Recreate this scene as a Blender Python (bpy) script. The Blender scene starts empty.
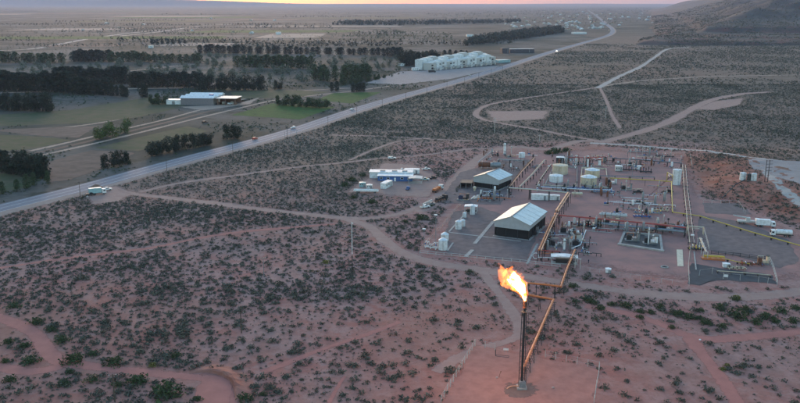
import bpy, math, random
import numpy as np
from mathutils import Vector
R = math.radians
random.seed(7)
RNG = np.random.default_rng(11)
SC = bpy.context.scene
COL = SC.collection

# ------------------------------------------------------------------ camera
CAM_H = 100.0
FPX = 800.0
PITCH = math.atan(198.5 / FPX)
cam_d = bpy.data.cameras.new('camera')
cam_d.sensor_width = 36.0
cam_d.lens = 36.0
cam_d.clip_start = 1.0
cam_d.clip_end = 200000.0
cam = bpy.data.objects.new('camera', cam_d)
COL.objects.link(cam)
cam.location = (0, 0, CAM_H)
cam.rotation_euler = (math.pi / 2 - PITCH, 0, 0)
SC.camera = cam

# ------------------------------------------------------------------ sky, sun, exposure
SUN_AZ = R(-14.0)          # from straight ahead, towards the left
SUN_EL = R(3.5)
world = bpy.data.worlds.new('World')
SC.world = world
world.use_nodes = True
wn = world.node_tree
for n in list(wn.nodes):
    wn.nodes.remove(n)
sky = wn.nodes.new('ShaderNodeTexSky')
sky.sky_type = 'NISHITA'
sky.sun_disc = False
sky.sun_elevation = SUN_EL
sky.sun_rotation = SUN_AZ
sky.air_density = 1.4
sky.dust_density = 1.3
sky.ozone_density = 2.8
bg = wn.nodes.new('ShaderNodeBackground')
bg.inputs['Strength'].default_value = 0.15
wo = wn.nodes.new('ShaderNodeOutputWorld')
wn.links.new(sky.outputs[0], bg.inputs[0])
wn.links.new(bg.outputs[0], wo.inputs[0])
sun_d = bpy.data.lights.new('sun', 'SUN')
sun_d.energy = 0.3
sun_d.angle = R(20)
sun_d.color = (1.0, 0.84, 0.76)
sun = bpy.data.objects.new('sun', sun_d)
COL.objects.link(sun)
to_sun = Vector((math.sin(SUN_AZ) * math.cos(SUN_EL), math.cos(SUN_AZ) * math.cos(SUN_EL), math.sin(SUN_EL)))
sun.rotation_euler = to_sun.to_track_quat('Z', 'Y').to_euler()
sun.location = (-60, 240, 300)
SC.view_settings.view_transform = 'Standard'
SC.view_settings.look = 'None'
SC.view_settings.exposure = 2.9
SC.view_settings.gamma = 1.0
SC.render.engine = 'CYCLES'
SC.cycles.use_denoising = True
SC.cycles.volume_bounces = 1
SC.cycles.max_bounces = 6
SC.cycles.transparent_max_bounces = 12
SC.cycles.volume_step_rate = 1.0

# ------------------------------------------------------------------ noise and terrain
def _hash(ix, iy, seed):
    n = (ix.astype(np.int64) * 374761393 + iy.astype(np.int64) * 668265263 + seed * 1442695041) & 0x7fffffff
    n = ((n ^ (n >> 13)) * 1274126177) & 0x7fffffff
    return ((n ^ (n >> 16)) & 0xffff) / 65535.0

def vnoise(x, y, scale, seed=0):
    x = np.asarray(x, dtype=float) / scale
    y = np.asarray(y, dtype=float) / scale
    ix = np.floor(x); iy = np.floor(y)
    fx = x - ix; fy = y - iy
    fx = fx * fx * (3 - 2 * fx); fy = fy * fy * (3 - 2 * fy)
    a = _hash(ix, iy, seed); b = _hash(ix + 1, iy, seed)
    c = _hash(ix, iy + 1, seed); d = _hash(ix + 1, iy + 1, seed)
    return (a * (1 - fx) + b * fx) * (1 - fy) + (c * (1 - fx) + d * fx) * fy

def fbm(x, y, scale, seed=0, octs=4):
    s = 0.0; a = 0.5; t = 0.0
    for o in range(octs):
        s = s + a * vnoise(x, y, scale / 2 ** o, seed + o * 17)
        t += a; a *= 0.5
    return s / t

def sstep(a, b, x):
    t = np.clip((np.asarray(x, dtype=float) - a) / (b - a), 0, 1)
    return t * t * (3 - 2 * t)

def P0(x, y, z=0.0):
    dx = (x - 400.0) / FPX
    dy = -(y - 201.5) / FPX
    vy = math.cos(PITCH) + dy * math.sin(PITCH)
    vz = -math.sin(PITCH) + dy * math.cos(PITCH)
    t = (z - CAM_H) / vz
    return dx * t, vy * t

def seg_dist(px, py, pts):
    """distance of points to a polyline and signed side (left positive)"""
    best = np.full(np.shape(px), 1e9)
    for (ax, ay), (bx, by) in zip(pts[:-1], pts[1:]):
        dx, dy = bx - ax, by - ay
        L = dx * dx + dy * dy + 1e-9
        t = np.clip(((px - ax) * dx + (py - ay) * dy) / L, 0, 1)
        d = np.hypot(px - (ax + t * dx), py - (ay + t * dy))
        best = np.minimum(best, d)
    return best

def in_poly(px, py, poly):
    inside = np.zeros(np.shape(px), dtype=bool)
    n = len(poly)
    for i in range(n):
        x0, y0 = poly[i]; x1, y1 = poly[(i + 1) % n]
        c = ((y0 > py) != (y1 > py)) & (px < (x1 - x0) * (py - y0) / (y1 - y0 + 1e-12) + x0)
        inside ^= c
    return inside

HIGHWAY_PX = [(-60, 224), (0, 208.5), (50, 196), (100, 183), (150, 169), (200, 155.5), (250, 142.5), (300, 128.3), (350, 111.5),
              (400, 96.5), (450, 83), (500, 68), (550, 52), (580, 43.5), (600, 38)]
HIGHWAY_W = [P0(*p) for p in HIGHWAY_PX]
HX = np.array([p[0] for p in HIGHWAY_W]); HY = np.array([p[1] for p in HIGHWAY_W])
def hwy_x(y):
    return np.interp(y, HY, HX)

def terrain(x, y):
    x = np.asarray(x, dtype=float); y = np.asarray(y, dtype=float)
    near = 1 - sstep(560, 660, y)
    right_of_hwy = sstep(12, 45, x - hwy_x(y))
    plant = sstep(-12, 6, x) * (1 - sstep(215, 245, x)) * sstep(236, 262, y + 0.30 * x) * (1 - sstep(590, 640, y))
    pad = 1 - sstep(20, 44, np.hypot((x - 33) * 0.9, y - 203))
    flat = np.maximum(plant, pad)
    span = (1 - sstep(200, 300, np.abs(x)))
    h = (fbm(x, y, 62, 3, 2) - 0.5) * 1.5 * near * right_of_hwy * (1 - flat) * span * sstep(60, 110, y)
    # eroded red bank to the right of the plant
    d = x - np.interp(y, TOE_Y, TOE_X)
    up = sstep(0, 30, d)
    side = sstep(305, 350, y) * (1 - sstep(505, 570, y)) * (1 - sstep(380, 460, x))
    band = sstep(0, 10, d) * (1 - sstep(38, 70, d))
    h = h + side * (4.0 * up + 3.6 * band * (fbm(x, y, 15, 9, 3) - 0.5))
    return h
# foot of the bank as x(y)
TOE_Y, TOE_X = zip(*sorted((P0(*p)[1], P0(*p)[0]) for p in [(692, 172), (706, 196), (742, 206), (778, 217), (840, 240)]))

def hz(x, y):
    return float(terrain(np.array([x]), np.array([y]))[0])

def G(px, py):
    """ground point seen at a photograph pixel"""
    z = 0.0
    for _ in range(6):
        x, y = P0(px, py, z)
        z = hz(x, y)
    return x, y, z

def A(px, py, z=0.0):
    """point at height z above the level plant yard seen at a pixel"""
    x, y = P0(px, py, z)
    return Vector((x, y, z))

def height_px(px, yb, yt):
    """height in metres of an upright thing whose base and top are seen at rows yb, yt"""
    x, y = P0(px, yb)
    dy = -(yt - 201.5) / FPX
    vy = math.cos(PITCH) + dy * math.sin(PITCH)
    vz = -math.sin(PITCH) + dy * math.cos(PITCH)
    return CAM_H + y * vz / vy

# ------------------------------------------------------------------ mesh helpers
class MB:
    def __init__(self):
        self.v = []; self.f = []
    def _add(self, vs, fs):
        o = len(self.v)
        self.v.extend([tuple(p) for p in vs])
        self.f.extend([tuple(i + o for i in q) for q in fs])
        return self
    def box(self, c, s, rz=0.0):
        cx, cy, cz = c; a, b, d = s[0] / 2, s[1] / 2, s[2] / 2
        ca, sa = math.cos(rz), math.sin(rz)
        vs = []
        for z in (-d, d):
            for (x, y) in ((-a, -b), (a, -b), (a, b), (-a, b)):
                vs.append((cx + x * ca - y * sa, cy + x * sa + y * ca, cz + z))
        return self._add(vs, [(3, 2, 1, 0), (4, 5, 6, 7), (0, 1, 5, 4), (1, 2, 6, 5), (2, 3, 7, 6), (3, 0, 4, 7)])
    def cyl(self, p0, p1, r0, r1=None, n=10):
        if r1 is None: r1 = r0
        p0 = Vector(p0); p1 = Vector(p1)
        d = (p1 - p0)
        if d.length < 1e-6: return self
        d.normalize()
        a = Vector((0, 0, 1)) if abs(d.z) < 0.9 else Vector((1, 0, 0))
        u = d.cross(a).normalized(); w = d.cross(u)
        vs = []
        for p, r in ((p0, r0), (p1, r1)):
            for i in range(n):
                t = 2 * math.pi * i / n
                vs.append(p + u * (r * math.cos(t)) + w * (r * math.sin(t)))
        fs = [(i, (i + 1) % n, n + (i + 1) % n, n + i) for i in range(n)]
        fs.append(tuple(reversed(range(n)))); fs.append(tuple(range(n, 2 * n)))
        return self._add(vs, fs)
    def tube(self, pts, r, n=8):
        pts = [Vector(p) for p in pts]
        rs = r if isinstance(r, (list, tuple)) else [r] * len(pts)
        rings = []
        for i, p in enumerate(pts):
            if i == 0: d = pts[1] - p
            elif i == len(pts) - 1: d = p - pts[i - 1]
            else: d = (pts[i + 1] - p).normalized() + (p - pts[i - 1]).normalized()
            if d.length < 1e-6: d = Vector((0, 0, 1))
            d.normalize()
            a = Vector((0, 0, 1)) if abs(d.z) < 0.95 else Vector((0, 1, 0))
            u = d.cross(a).normalized(); w = d.cross(u)
            k = 1.0
            if 0 < i < len(pts) - 1:
                c = (pts[i + 1] - p).normalized().dot(d)
                k = 1.0 / max(c, 0.6)
            rings.append([p + u * (rs[i] * k * math.cos(2 * math.pi * j / n)) + w * (rs[i] * math.sin(2 * math.pi * j / n)) for j in range(n)])
        vs = [q for ring in rings for q in ring]
        fs = []
        for i in range(len(pts) - 1):
            for j in range(n):
                fs.append((i * n + j, i * n + (j + 1) % n, (i + 1) * n + (j + 1) % n, (i + 1) * n + j))
        fs.append(tuple(reversed(range(n)))); fs.append(tuple(range((len(pts) - 1) * n, len(pts) * n)))
        return self._add(vs, fs)
    def lathe(self, prof, c=(0, 0, 0), n=18, axis='z'):
        vs = []
        for (r, h) in prof:
            for i in range(n):
                t = 2 * math.pi * i / n
                if axis == 'z': vs.append((c[0] + r * math.cos(t), c[1] + r * math.sin(t), c[2] + h))
                else: vs.append((c[0] + h, c[1] + r * math.cos(t), c[2] + r * math.sin(t)))
        fs = []
        for k in range(len(prof) - 1):
            for i in range(n):
                fs.append((k * n + i, k * n + (i + 1) % n, (k + 1) * n + (i + 1) % n, (k + 1) * n + i))
        fs.append(tuple(reversed(range(n)))); fs.append(tuple(range((len(prof) - 1) * n, len(prof) * n)))
        return self._add(vs, fs)
    def prism(self, poly, z0, z1):
        n = len(poly)
        vs = [(x, y, z0) for x, y in poly] + [(x, y, z1) for x, y in poly]
        fs = [(i, (i + 1) % n, n + (i + 1) % n, n + i) for i in range(n)]
        fs.append(tuple(reversed(range(n)))); fs.append(tuple(range(n, 2 * n)))
        return self._add(vs, fs)
    def prism_y(self, poly, y0, y1):
        """outline in x,z pulled along y"""
        n = len(poly)
        vs = [(x, y0, z) for x, z in poly] + [(x, y1, z) for x, z in poly]
        fs = [((i + 1) % n, i, n + i, n + (i + 1) % n) for i in range(n)]
        fs.append(tuple(range(n))); fs.append(tuple(reversed(range(n, 2 * n))))
        return self._add(vs, fs)
    def build(self, name, mat, parent=None, smooth=False):
        me = bpy.data.meshes.new(name)
        me.from_pydata(self.v, [], self.f)
        if smooth:
            me.polygons.foreach_set('use_smooth', [True] * len(me.polygons))
            me.set_sharp_from_angle(angle=R(40))
        me.materials.append(mat)
        o = bpy.data.objects.new(name, me)
        COL.objects.link(o)
        if parent is not None: o.parent = parent
        return o

def tag(o, label, cat, group=None):
    o['label'] = label; o['category'] = cat
    if group: o['group'] = group
    return o

def thing(name, label, cat, loc=(0, 0, 0), rz=0.0, group=None):
    o = bpy.data.objects.new(name, None)
    o.empty_display_size = 0.5
    COL.objects.link(o)
    o.location = loc; o.rotation_euler = (0, 0, rz)
    return tag(o, label, cat, group)

def copy_tree(o, parent=None, depth=0):
    c = o.copy(); COL.objects.link(c); c.parent = parent
    for ch in KIDS.get(o.name, None) or list(o.children):
        copy_tree(ch, c, depth + 1)
    return c
KIDS = {}

def place(proto, used, loc, rz, label=None, scale=None):
    """first call moves the prototype itself, later calls copy it"""
    o = proto if not used else copy_tree(proto)
    used.append(o)
    o.location = loc; o.rotation_euler = (0, 0, rz)
    if scale is not None: o.scale = scale if isinstance(scale, tuple) else (scale,) * 3
    if label: o['label'] = label
    return o

def struct(o, kind='structure'):
    o['kind'] = kind
    return o

# ------------------------------------------------------------------ materials
MATS = {}
def nodes_of(m):
    m.use_nodes = True
    nt = m.node_tree
    b = nt.nodes.get('Principled BSDF')
    return nt, b

def mat(name, col, rough=0.7, metal=0.0, var=0.18, scale=1.5, dirt=None, bump=0.0, island=0.0, objvar=0.0):
    if name in MATS: return MATS[name]
    m = bpy.data.materials.new(name)
    nt, b = nodes_of(m)
    L = nt.links
    b.inputs['Roughness'].default_value = rough
    b.inputs['Metallic'].default_value = metal
    tc = nt.nodes.new('ShaderNodeTexCoord')
    nz = nt.nodes.new('ShaderNodeTexNoise')
    nz.inputs['Scale'].default_value = scale
    nz.inputs['Detail'].default_value = 8
    nz.inputs['Roughness'].default_value = 0.62
    L.new(tc.outputs['Object'], nz.inputs['Vector'])
    mx = nt.nodes.new('ShaderNodeMix'); mx.data_type = 'RGBA'
    mr = nt.nodes.new('ShaderNodeMapRange')
    mr.inputs['From Min'].default_value = 0.35; mr.inputs['From Max'].default_value = 0.7
    L.new(nz.outputs['Fac'], mr.inputs['Value'])
    L.new(mr.outputs['Result'], mx.inputs['Factor'])
    d = dirt if dirt else tuple(c * (1 - 2 * var) for c in col)
    mx.inputs['A'].default_value = (*col, 1)
    mx.inputs['B'].default_value = (*d, 1)
    out = mx.outputs['Result']
    if island or objvar:
        hsv = nt.nodes.new('ShaderNodeHueSaturation')
        mm = nt.nodes.new('ShaderNodeMapRange')
        k = island or objvar
        mm.inputs['To Min'].default_value = 1 - k; mm.inputs['To Max'].default_value = 1 + k
        if island:
            g = nt.nodes.new('ShaderNodeNewGeometry'); L.new(g.outputs['Random Per Island'], mm.inputs['Value'])
        else:
            g = nt.nodes.new('ShaderNodeObjectInfo'); L.new(g.outputs['Random'], mm.inputs['Value'])
        L.new(mm.outputs['Result'], hsv.inputs['Value'])
        L.new(out, hsv.inputs['Color'])
        out = hsv.outputs['Color']
    L.new(out, b.inputs['Base Color'])
    if bump:
        bp = nt.nodes.new('ShaderNodeBump')
        bp.inputs['Strength'].default_value = bump
        bp.inputs['Distance'].default_value = 0.1
        n2 = nt.nodes.new('ShaderNodeTexNoise'); n2.inputs['Scale'].default_value = scale * 6
        L.new(tc.outputs['Object'], n2.inputs['Vector'])
        L.new(n2.outputs['Fac'], bp.inputs['Height'])
        L.new(bp.outputs['Normal'], b.inputs['Normal'])
    MATS[name] = m
    return m

def ribbed(name, col, rough=0.45, metal=0.5, period=0.9, dirt=None):
    """profiled sheet metal: ribs as fine relief, streaks of dirt"""
    if name in MATS: return MATS[name]
    m = mat(name, col, rough, metal, 0.12, 0.5, dirt)
    nt = m.node_tree; b = nt.nodes['Principled BSDF']; L = nt.links
    tc = nt.nodes.new('ShaderNodeTexCoord')
    w = nt.nodes.new('ShaderNodeTexWave'); w.wave_type = 'BANDS'; w.bands_direction = 'Y'
    w.inputs['Scale'].default_value = 0.314 / period * 1.0
    L.new(tc.outputs['Object'], w.inputs['Vector'])
    bp = nt.nodes.new('ShaderNodeBump'); bp.inputs['Strength'].default_value = 0.5; bp.inputs['Distance'].default_value = 0.12
    L.new(w.outputs['Fac'], bp.inputs['Height']); L.new(bp.outputs['Normal'], b.inputs['Normal'])
    return m

M_WHITE = mat('white_paint', (0.78, 0.80, 0.80), 0.5, 0, 0.10, 0.8, (0.50, 0.48, 0.46))
M_CREAM = mat('cream_paint', (0.62, 0.52, 0.38), 0.55, 0, 0.12, 0.7, (0.42, 0.32, 0.22))
M_GREY = mat('grey_steel', (0.30, 0.31, 0.32), 0.5, 0.4, 0.2, 1.0)
M_DARK = mat('dark_steel', (0.035, 0.036, 0.04), 0.6, 0.3, 0.2, 1.0)
M_BLACK = mat('black_rubber_and_shade', (0.012, 0.012, 0.013), 0.8)  # tyre rubber; also the painted shade in the shed bases
M_RUST = mat('rusty_steel', (0.20, 0.075, 0.04), 0.8, 0.1, 0.25, 1.2)
M_ORANGE = mat('orange_pipe_paint', (0.60, 0.17, 0.045), 0.6, 0.0, 0.15, 0.8, (0.42, 0.13, 0.05))
M_SALMON = mat('faded_orange_pipe', (0.56, 0.25, 0.14), 0.45, 0.1, 0.15, 0.8)
M_YELLOW = mat('yellow_pipe_paint', (0.62, 0.42, 0.06), 0.5, 0, 0.15, 0.8)
M_RED = mat('red_paint', (0.42, 0.06, 0.045), 0.5, 0, 0.15, 1.0)
M_BLUE = mat('blue_paint', (0.04, 0.12, 0.32), 0.5, 0, 0.15, 0.8)
M_TEAL = mat('pale_teal_paint', (0.30, 0.48, 0.50), 0.45, 0, 0.12, 0.8)
M_CONC = mat('concrete', (0.40, 0.37, 0.34), 0.9, 0, 0.15, 0.6, (0.28, 0.24, 0.21))
M_WOOD = mat('weathered_wood', (0.10, 0.075, 0.055), 0.9, 0, 0.2, 2)
M_ROOF = ribbed('pale_sheet_roof', (0.52, 0.60, 0.62), 0.42, 0.35, 0.9, (0.40, 0.46, 0.48))
M_CLAD = ribbed('pale_wall_cladding', (0.46, 0.48, 0.50), 0.5, 0.3, 0.9, (0.38, 0.39, 0.40))
M_GLASS = mat('dark_glass', (0.02, 0.025, 0.03), 0.12, 0.0, 0.1)
M_BRICK = mat('brown_block', (0.20, 0.12, 0.09), 0.9, 0, 0.2, 2)
M_FENCE = mat('galvanised_post', (0.55, 0.53, 0.50), 0.6, 0.2, 0.12, 2)
M_GATE = mat('dark_gate_post', (0.06, 0.05, 0.05), 0.7)
M_SHRUB = mat('shrub_leaf', (0.105, 0.100, 0.074), 0.9, 0, 0.2, 0.25, (0.060, 0.062, 0.044), island=0.55)
M_GREENSHRUB = mat('green_shrub_leaf', (0.050, 0.072, 0.024), 0.9, 0, 0.2, 0.25, (0.035, 0.05, 0.02), island=0.45)
M_YSHRUB = mat('yellow_shrub_leaf', (0.16, 0.14, 0.03), 0.9, 0, 0.2, 0.25, island=0.4)
M_DARKLEAF = mat('dark_tree_leaf', (0.022, 0.034, 0.018), 0.85, 0, 0.2, 0.3, (0.014, 0.022, 0.013), island=0.5)
M_MIDLEAF = mat('green_tree_leaf', (0.045, 0.072, 0.026), 0.85, 0, 0.2, 0.3, (0.03, 0.05, 0.02), island=0.5)
M_BRIGHTLEAF = mat('bright_tree_leaf', (0.085, 0.115, 0.025), 0.85, 0, 0.2, 0.3, (0.06, 0.09, 0.02), island=0.45)
M_PALELEAF = mat('pale_tree_leaf', (0.135, 0.15, 0.11), 0.9, 0, 0.2, 0.3, (0.09, 0.105, 0.075), island=0.4)
M_BARK = mat('bark', (0.07, 0.05, 0.035), 0.95)
M_STONE = mat('pale_stone', (0.42, 0.32, 0.28), 0.9)

def soil_material():
    m = bpy.data.materials.new('desert_soil')
    nt, b = nodes_of(m); L = nt.links
    b.inputs['Roughness'].default_value = 0.97
    b.inputs['Specular IOR Level'].default_value = 0.1
    tc = nt.nodes.new('ShaderNodeTexCoord')
    def noise(sc, det=4, rough=0.55):
        n = nt.nodes.new('ShaderNodeTexNoise'); n.inputs['Scale'].default_value = sc
        n.inputs['Detail'].default_value = det; n.inputs['Roughness'].default_value = rough
        L.new(tc.outputs['Object'], n.inputs['Vector']); return n.outputs['Fac']
    def rng(x, a, c, lo=0.0, hi=1.0):
        r = nt.nodes.new('ShaderNodeMapRange'); r.inputs['From Min'].default_value = a; r.inputs['From Max'].default_value = c
        r.inputs['To Min'].default_value = lo; r.inputs['To Max'].default_value = hi
        L.new(x, r.inputs['Value']); return r.outputs['Result']
    def mix(f, a, c):
        x = nt.nodes.new('ShaderNodeMix'); x.data_type = 'RGBA'
        for s, v in (('Factor', f), ('A', a), ('B', c)):
            if isinstance(v, tuple): x.inputs[s].default_value = (*v, 1)
            elif isinstance(v, float): x.inputs[s].default_value = v
            else: L.new(v, x.inputs[s])
        return x.outputs['Result']
    def mul(a, c):
        x = nt.nodes.new('ShaderNodeMath'); x.operation = 'MULTIPLY'
        for i, v in enumerate((a, c)):
            if isinstance(v, float): x.inputs[i].default_value = v
            else: L.new(v, x.inputs[i])
        return x.outputs[0]
    def attr(n):
        a = nt.nodes.new('ShaderNodeAttribute'); a.attribute_name = n; return a.outputs['Fac']
    c = mix(rng(noise(0.035), 0.38, 0.62), SOIL_A, SOIL_B)
    c = mix(rng(noise(0.16, 7, 0.68), 0.44, 0.60, 0.0, 0.85), c, SOIL_PALE)
    c = mix(rng(noise(0.55, 7, 0.75), 0.50, 0.66, 0.0, 0.7), c, SOIL_DARK)
    c = mix(attr('red'), c, mix(rng(noise(0.12, 5), 0.35, 0.65), (0.26, 0.085, 0.055), (0.34, 0.16, 0.115)))
    # low ground cover
    g = mix(rng(noise(0.05, 6), 0.4, 0.65), (0.085, 0.080, 0.060), (0.145, 0.125, 0.095))
    g = mix(rng(noise(0.9, 4, 0.7), 0.5, 0.68, 0.0, 0.7), g, (0.21, 0.155, 0.125))
    c = mix(attr('veg'), c, g)
    # valley farmland
    v = mix(rng(noise(0.0075, 7, 0.6), 0.44, 0.56), (0.036, 0.045, 0.038), (0.115, 0.104, 0.095))
    v = mix(rng(noise(0.030, 6, 0.7), 0.50, 0.62, 0.0, 0.85), v, (0.034, 0.040, 0.028))
    v = mix(rng(noise(0.0022, 5, 0.6), 0.52, 0.60, 0.0, 0.55), v, (0.165, 0.15, 0.14))
    v = mix(rng(noise(0.25, 4, 0.7), 0.5, 0.7, 0.0, 0.4), v, (0.03, 0.034, 0.024))
    c = mix(attr('valley'), c, v)
    L.new(c, b.inputs['Base Color'])
    bp = nt.nodes.new('ShaderNodeBump'); bp.inputs['Strength'].default_value = 0.6; bp.inputs['Distance'].default_value = 0.25
    L.new(noise(0.9, 6, 0.65), bp.inputs['Height']); L.new(bp.outputs['Normal'], b.inputs['Normal'])
    return m
SOIL_A = (0.345, 0.140, 0.115)
SOIL_B = (0.300, 0.168, 0.145)
SOIL_PALE = (0.375, 0.225, 0.198)
SOIL_DARK = (0.175, 0.105, 0.085)
M_SOIL = soil_material()

def track_material(name, ca, cb, soft=True, scale=0.25, rough=0.95, lo=0.02, hi=0.45):
    m = mat(name, ca, rough, 0, 0.15, scale, cb, bump=0.25)
    nt = m.node_tree; b = nt.nodes['Principled BSDF']; L = nt.links
    b.inputs['Specular IOR Level'].default_value = 0.15
    if soft:
        at = nt.nodes.new('ShaderNodeAttribute'); at.attribute_name = 'edge'
        tc = nt.nodes.new('ShaderNodeTexCoord')
        nz = nt.nodes.new('ShaderNodeTexNoise'); nz.inputs['Scale'].default_value = 0.5; nz.inputs['Detail'].default_value = 9
        nz.inputs['Roughness'].default_value = 0.78
        L.new(tc.outputs['Object'], nz.inputs['Vector'])
        # edge runs 1 in the middle to 0 at the rim
        s = nt.nodes.new('ShaderNodeMath'); s.operation = 'SUBTRACT'
        nm = nt.nodes.new('ShaderNodeMapRange'); nm.inputs['From Min'].default_value = 0.25; nm.inputs['From Max'].default_value = 0.75
        nm.inputs['To Max'].default_value = 0.6
        L.new(nz.outputs['Fac'], nm.inputs['Value'])
        L.new(at.outputs['Fac'], s.inputs[0]); L.new(nm.outputs['Result'], s.inputs[1])
        mr = nt.nodes.new('ShaderNodeMapRange')
        mid_ = (lo + hi - 0.32) / 2
        mr.inputs['From Min'].default_value = mid_ - 0.025; mr.inputs['From Max'].default_value = mid_ + 0.025
        L.new(s.outputs[0], mr.inputs['Value'])
        L.new(mr.outputs['Result'], b.inputs['Alpha'])
    return m
M_TRACK_PINK = track_material('pink_dirt', (0.345, 0.225, 0.190), (0.295, 0.180, 0.150))
M_TRACK_RED = track_material('red_dirt', (0.41, 0.165, 0.135), (0.34, 0.14, 0.115))
M_TRACK_PALE = track_material('pale_dirt', (0.42, 0.36, 0.32), (0.34, 0.285, 0.255))
M_TRACK_TAN = track_material('tan_farm_dirt', (0.36, 0.27, 0.215), (0.30, 0.215, 0.17))
M_ASPHALT = track_material('worn_asphalt', (0.175, 0.185, 0.215), (0.145, 0.15, 0.175), False, 0.15, 0.8)
M_SHOULDER = track_material('gravel_shoulder', (0.30, 0.235, 0.205), (0.25, 0.185, 0.16))
M_YARD = track_material('yard_gravel', (0.37, 0.185, 0.158), (0.23, 0.142, 0.130), True, 0.11)
M_YARDGREY = track_material('grey_gravel', (0.205, 0.150, 0.140), (0.125, 0.098, 0.096), True, 0.3, 0.95, -0.3, 0.0)
M_DARKGRAVEL = track_material('dark_gravel', (0.085, 0.085, 0.09), (0.065, 0.06, 0.062), True, 0.3, 0.95, -0.3, 0.0)
M_PAD = track_material('flare_pad_dirt', (0.37, 0.18, 0.145), (0.27, 0.13, 0.105), True, 0.3, 0.95, -0.3, 0.1)
M_STAIN = track_material('scorched_dirt', (0.155, 0.105, 0.09), (0.20, 0.13, 0.108), True, 0.4, 0.95, 0.3, 1.1)
M_FIELD_GREEN = track_material('green_crop', (0.050, 0.115, 0.026), (0.026, 0.058, 0.018), True, 0.16, 1.0, -0.4, -0.1)
M_FIELD_DULL = track_material('dull_crop', (0.055, 0.072, 0.032), (0.100, 0.085, 0.058), True, 0.09, 1.0, -0.4, 0.0)
M_FIELD_BROWN = track_material('fallow_soil', (0.165, 0.115, 0.095), (0.095, 0.072, 0.057), True, 0.12, 1.0, -0.4, 0.0)
M_PALEPAD = track_material('pale_gravel_yard', (0.32, 0.275, 0.26), (0.27, 0.215, 0.20), True, 0.1, 0.95, -0.35, 0.0)
M_MARK = mat('road_paint', (0.62, 0.62, 0.60), 0.7, 0, 0.2, 0.5)
M_SHOULDER_BLUE = None

# ------------------------------------------------------------------ ground sheet
def axis_lines(segments, lo, hi, growth=1.12):
    """fine lines over segments [(a,b,step)...], then growing steps to the limits"""
    out = []
    for a, b, s in segments:
        out.extend(np.arange(a, b, s).tolist())
    out.append(segments[-1][1])
    s = segments[-1][2]; x = out[-1]
    while x < hi:
        s *= growth; x += s; out.append(min(x, hi))
    s = segments[0][2]; x = out[0]; left = []
    while x > lo:
        s *= growth; x -= s; left.append(max(x, lo))
    return np.array(left[::-1] + out)

def grid_mesh(name, xs, ys, zf, mat_, attrs):
    X, Y = np.meshgrid(xs, ys)
    x = X.ravel(); y = Y.ravel()
    z = zf(x, y)
    nx, ny = len(xs), len(ys)
    co = np.stack([x, y, z], 1).astype(np.float32)
    i = np.arange(nx * ny).reshape(ny, nx)
    quads = np.stack([i[:-1, :-1], i[:-1, 1:], i[1:, 1:], i[1:, :-1]], -1).reshape(-1, 4)
    me = bpy.data.meshes.new(name)
    me.vertices.add(len(co)); me.vertices.foreach_set('co', co.ravel())
    nq = len(quads)
    me.loops.add(nq * 4); me.loops.foreach_set('vertex_index', quads.ravel().astype(np.int32))
    me.polygons.add(nq)
    me.polygons.foreach_set('loop_start', np.arange(0, nq * 4, 4, dtype=np.int32))
    me.polygons.foreach_set('use_smooth', np.ones(nq, dtype=bool))
    me.update(calc_edges=True)
    for an, fn in attrs.items():
        a = me.attributes.new(an, 'FLOAT', 'POINT')
        a.data.foreach_set('value', np.asarray(fn(x, y), dtype=np.float32))
    me.materials.append(mat_)
    o = bpy.data.objects.new(name, me); COL.objects.link(o)
    return o

def a_valley(x, y):
    left = sstep(-4, 10, hwy_x(np.minimum(y, 3000)) - x)
    far = sstep(2200, 3200, y)
    return np.maximum(left * sstep(150, 300, y), far)

def a_veg(x, y):
    v = sstep(300, 560, y) * 0.68 + 0.10 * sstep(700, 1000, y)
    v = v * (0.75 + 0.5 * fbm(x, y, 90, 5, 3))
    plant = sstep(-14, 4, x) * (1 - sstep(205, 235, x)) * sstep(236, 262, y + 0.30 * x) * (1 - sstep(575, 600, y))
    mid = sstep(280, 340, y) * (1 - sstep(20, 60, x)) * 0.12
    return np.clip((v + mid) * (1 - 0.85 * plant), 0, 0.9)

def a_red(x, y):
    d = x - np.interp(y, TOE_Y, TOE_X)
    bank = sstep(-5, 8, d) * (1 - sstep(45, 90, d)) * sstep(310, 350, y) * (1 - sstep(510, 560, y)) * 0.9
    near = (1 - sstep(205, 300, y + 0.1 * np.abs(x))) * 0.25
    corner = (1 - sstep(30, 75, np.hypot(x + 105, (y - 215) * 0.8))) * 0.45
    pad = (1 - sstep(30, 75, np.hypot(x - 30, y - 215))) * 0.35
    streak = sstep(0.56, 0.72, fbm(x, y, 130, 21, 3)) * sstep(450, 600, y) * sstep(60, 160, x) * 0.6
    n = 0.5 + fbm(x, y, 25, 31, 3)
    return np.clip(np.maximum.reduce([bank, near, corner, pad, streak]) * n, 0, 1)

gx = axis_lines([(-240, -130, 4), (-130, 120, 2.5), (120, 290, 3.5)], -60000, 60000, 1.10)
gy = axis_lines([(140, 330, 2.5), (330, 660, 4)], -20000, 70000, 1.09)
ground = struct(grid_mesh('ground', gx, gy, terrain, M_SOIL, {'veg': a_veg, 'red': a_red, 'valley': a_valley}))
ground['label'] = 'reddish desert soil plain running back to a hazy farm valley'

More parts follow.
